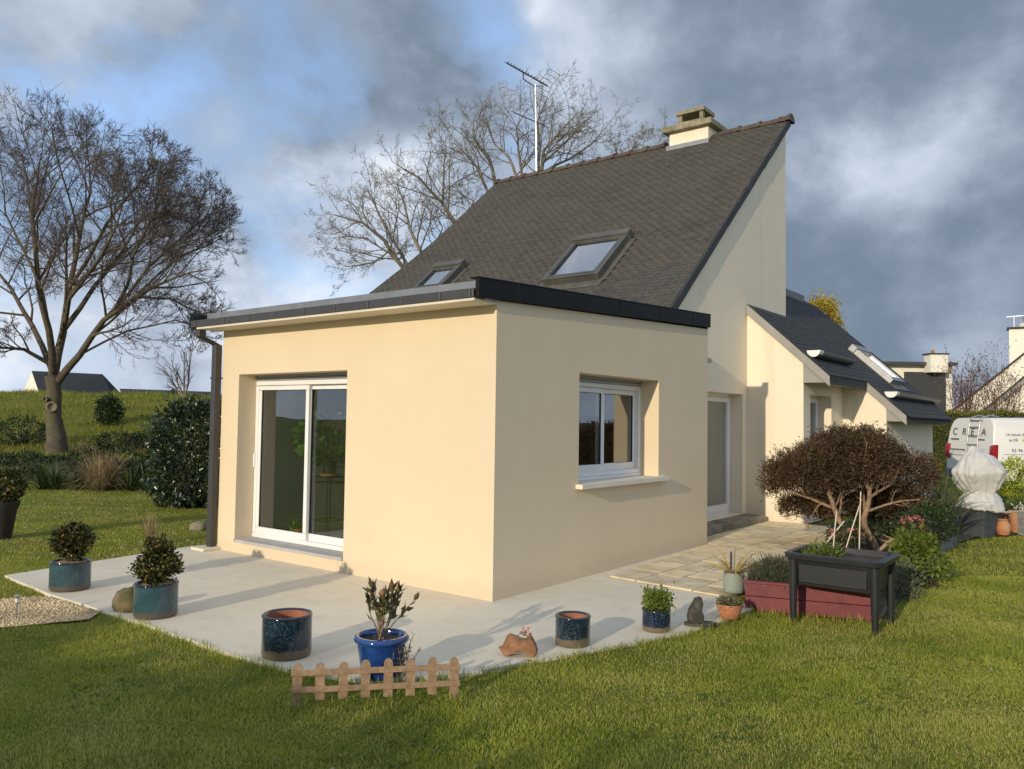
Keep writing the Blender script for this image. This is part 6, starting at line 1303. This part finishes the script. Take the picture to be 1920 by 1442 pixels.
def lawn(x, y, s, t, rg):
    jx = x+rg.normal(0, .022, len(x))+.05*np.sin(y*9)*np.sin(x*4+1); jy = y+rg.normal(0, .022, len(x))+.03*np.sin(x*11)
    k = ~inpoly(jx, jy, SLAB) & ~inpoly(x, y, PATIO) & ~inpoly(jx, jy, BED) & ~inpoly(jx, jy, GRAV)
    inside = (x > 0) & (x < 4.7) & (y > 0) & (y < 4.45); inside |= (x > 3.9) & (y > .6) & (y < 8.9) & (x < 9.8); inside |= (x > 7.7) & (y > -1.1) & (x < 14.4) & (y < 2)
    k &= ~inside; u_ = (x-ra[0])*ru[0]+(y-ra[1])*ru[1]; v_ = (x-ra[0])*rn[0]+(y-ra[1])*rn[1]; k &= ~((u_ > 0) & (u_ < RL) & (v_ > 0) & (v_ < .83)); return k
near = lambda x, y, s, t, rg: lawn(x, y, s, t, rg)
blades(640000, 3.4, 9.2, .72, .026, .0038, near, 'grass_blade', 3, 'short mown lawn grass in the foreground', .85, 5, .95)
blades(400000, 8.6, 21.0, .74, .032, .0058, lambda x, y, s, t, rg: lawn(x, y, s, t, rg) & ((x-CAM[0])*FH[0]+(y-CAM[1])*FH[1] < 18.4), 'grass_blade', 1, 'mown lawn grass further from the camera', 1.0, 6, .8)
blades(110000, 18.8, 38.0, .72, .17, .022, lambda x, y, s, t, rg: (t < 2*0-s*.28) & ~((s < 19.4) & (s > 18.2)), 'bank_blade', 1, 'rough grass on the bank to the left', .8, 7, .55)
# longer tufts along the terrace edge and round feet
rg = np.random.default_rng(77); PP = []
pts = SLAB[4:15]
for (xa, ya), (xb, yb) in zip(pts[:-1], pts[1:]):
    n = int(math.hypot(xb-xa, yb-ya)*300); f = rg.random(n); nx, ny = (ya-yb), (xb-xa); l = math.hypot(nx, ny); nx, ny = nx/l, ny/l
    cx_, cy_ = -1.0, .5; sgn = -1 if (nx*(xa-cx_)+ny*(ya-cy_)) < 0 else 1
    o_ = np.abs(rg.normal(.0, .05, n))-.012+.03*np.sin(f*9+xa*5); PP.append(np.stack([xa+(xb-xa)*f+nx*sgn*o_, ya+(yb-ya)*f+ny*sgn*o_], 1))
for (x, y_), m_ in (((PX0+.022, PY0+.022), 60), ((PX0+.022, PY1-.022), 60), ((PX1-.022, PY0+.022), 60), ((PX1-.022, PY1-.022), 60), ((ra+ru*.3)[:2], 120), ((ra+ru*.6)[:2], 120), ((ra+ru*.9)[:2], 120), (fa[:2], 60), ((fa*.5+fb*.5)[:2], 130), (fb[:2], 60), (c2[:2]-vdir(c2)[:2]*.2, 120), (pb[:2], 100)):
    PP.append(np.array([x, y_])[None]+rg.normal(0, .06 if m_ < 100 else .10, (m_, 2))-vdir((x, y_))[:2]*.04 if False else np.array((x, y_))[None]+rg.normal(0, .05 if m_ < 100 else .09, (m_, 2))-vdir((x, y_))[:2][None]*.05)
PP = np.concatenate(PP); k = ~inpoly(PP[:, 0], PP[:, 1], [(x*.99, y*.985) for x, y in SLAB]); PP = PP[k]; n = len(PP); a = rg.uniform(0, 2*PI, n); ln = np.abs(rg.normal(0, .5, n))
V, F = straps(np.stack([PP[:, 0], PP[:, 1], np.full(n, -.03)], 1), np.stack([np.cos(a)*ln, np.sin(a)*ln, np.ones(n)], 1), rg.uniform(.035, .085, n), .0040, rg.uniform(.3, 1.1, n), 3, rg); buildnp(V, F, 'long_grass', 'grass_blade', kind='stuff', label='longer uncut grass along the terrace edge', cat='grass')

rg = np.random.default_rng(81); n = 2600; s_ = 3.5+15*rg.random(n)**1.4; t_ = rg.uniform(-.72, .72, n)*s_; cl = (np.sin(s_*2.1+t_*1.3)*np.sin(t_*2.7-s_*.9) > .25)
x = CAM[0]+s_*FH[0]+t_*RH[0]; y = CAM[1]+s_*FH[1]+t_*RH[1]; k = lawn(x, y, s_, t_, rg) & cl & (s_ < 18); x, y = x[k], y[k]; n = len(x); P = np.repeat(np.stack([x, y, gz(x, y)+.012], 1), 7, 0)+rg.normal(size=(n*7, 3))*np.array((.03, .03, .006)); a = rg.uniform(0, 2*PI, n*7)
foliage('weed_leaf', [(.05, .10, .012), (.09, .15, .018), (.14, .19, .03)], .5, .25); V, F = leafarrays(P, np.stack([np.cos(a), np.sin(a), rg.uniform(.1, .9, n*7)], 1), rg.uniform(.014, .035, n*7), rg.uniform(.010, .02, n*7), .2, rg); buildnp(V, F, 'clover', 'weed_leaf', kind='stuff', label='clover and broad weeds growing through the lawn', cat='weeds')
n = 420; s_ = 3.5+14*rg.random(n); t_ = rg.uniform(-.72, .72, n)*s_; x = CAM[0]+s_*FH[0]+t_*RH[0]; y = CAM[1]+s_*FH[1]+t_*RH[1]; k = lawn(x, y, s_, t_, rg) & (s_ < 18); x, y = x[k], y[k]; n = len(x); a = rg.uniform(0, 2*PI, n)
foliage('litter', [(.16, .10, .05), (.26, .17, .08), (.10, .065, .04), (.38, .30, .18)], .8, .1); V, F = leafarrays(np.stack([x, y, gz(x, y)+rg.uniform(.02, .035, n)], 1), np.stack([np.cos(a), np.sin(a), rg.normal(0, .25, n)], 1), rg.uniform(.02, .05, n), rg.uniform(.012, .028, n), .3, rg); buildnp(V, F, 'leaf_litter', 'litter', kind='stuff', label='brown dry leaf scraps scattered over the lawn', cat='leaf litter')
n = 120; s_ = rg.uniform(9, 18, n); t_ = -rg.uniform(.36, .66, n)*s_; x = CAM[0]+s_*FH[0]+t_*RH[0]; y = CAM[1]+s_*FH[1]+t_*RH[1]; k = lawn(x, y, s_, t_, rg); x, y = x[k], y[k]; n = len(x); P = np.repeat(np.stack([x, y, gz(x, y)+.05], 1), 6, 0); a = np.tile(np.arange(6)*PI/3, n)
V, F = leafarrays(P, np.stack([np.cos(a), np.sin(a), np.full(n*6, .25)], 1), .018, .012, .1, rg); buildnp(V, F, 'daisies', 'petal_white', kind='stuff', label='tiny white daisies in the lawn on the left', cat='daisies')
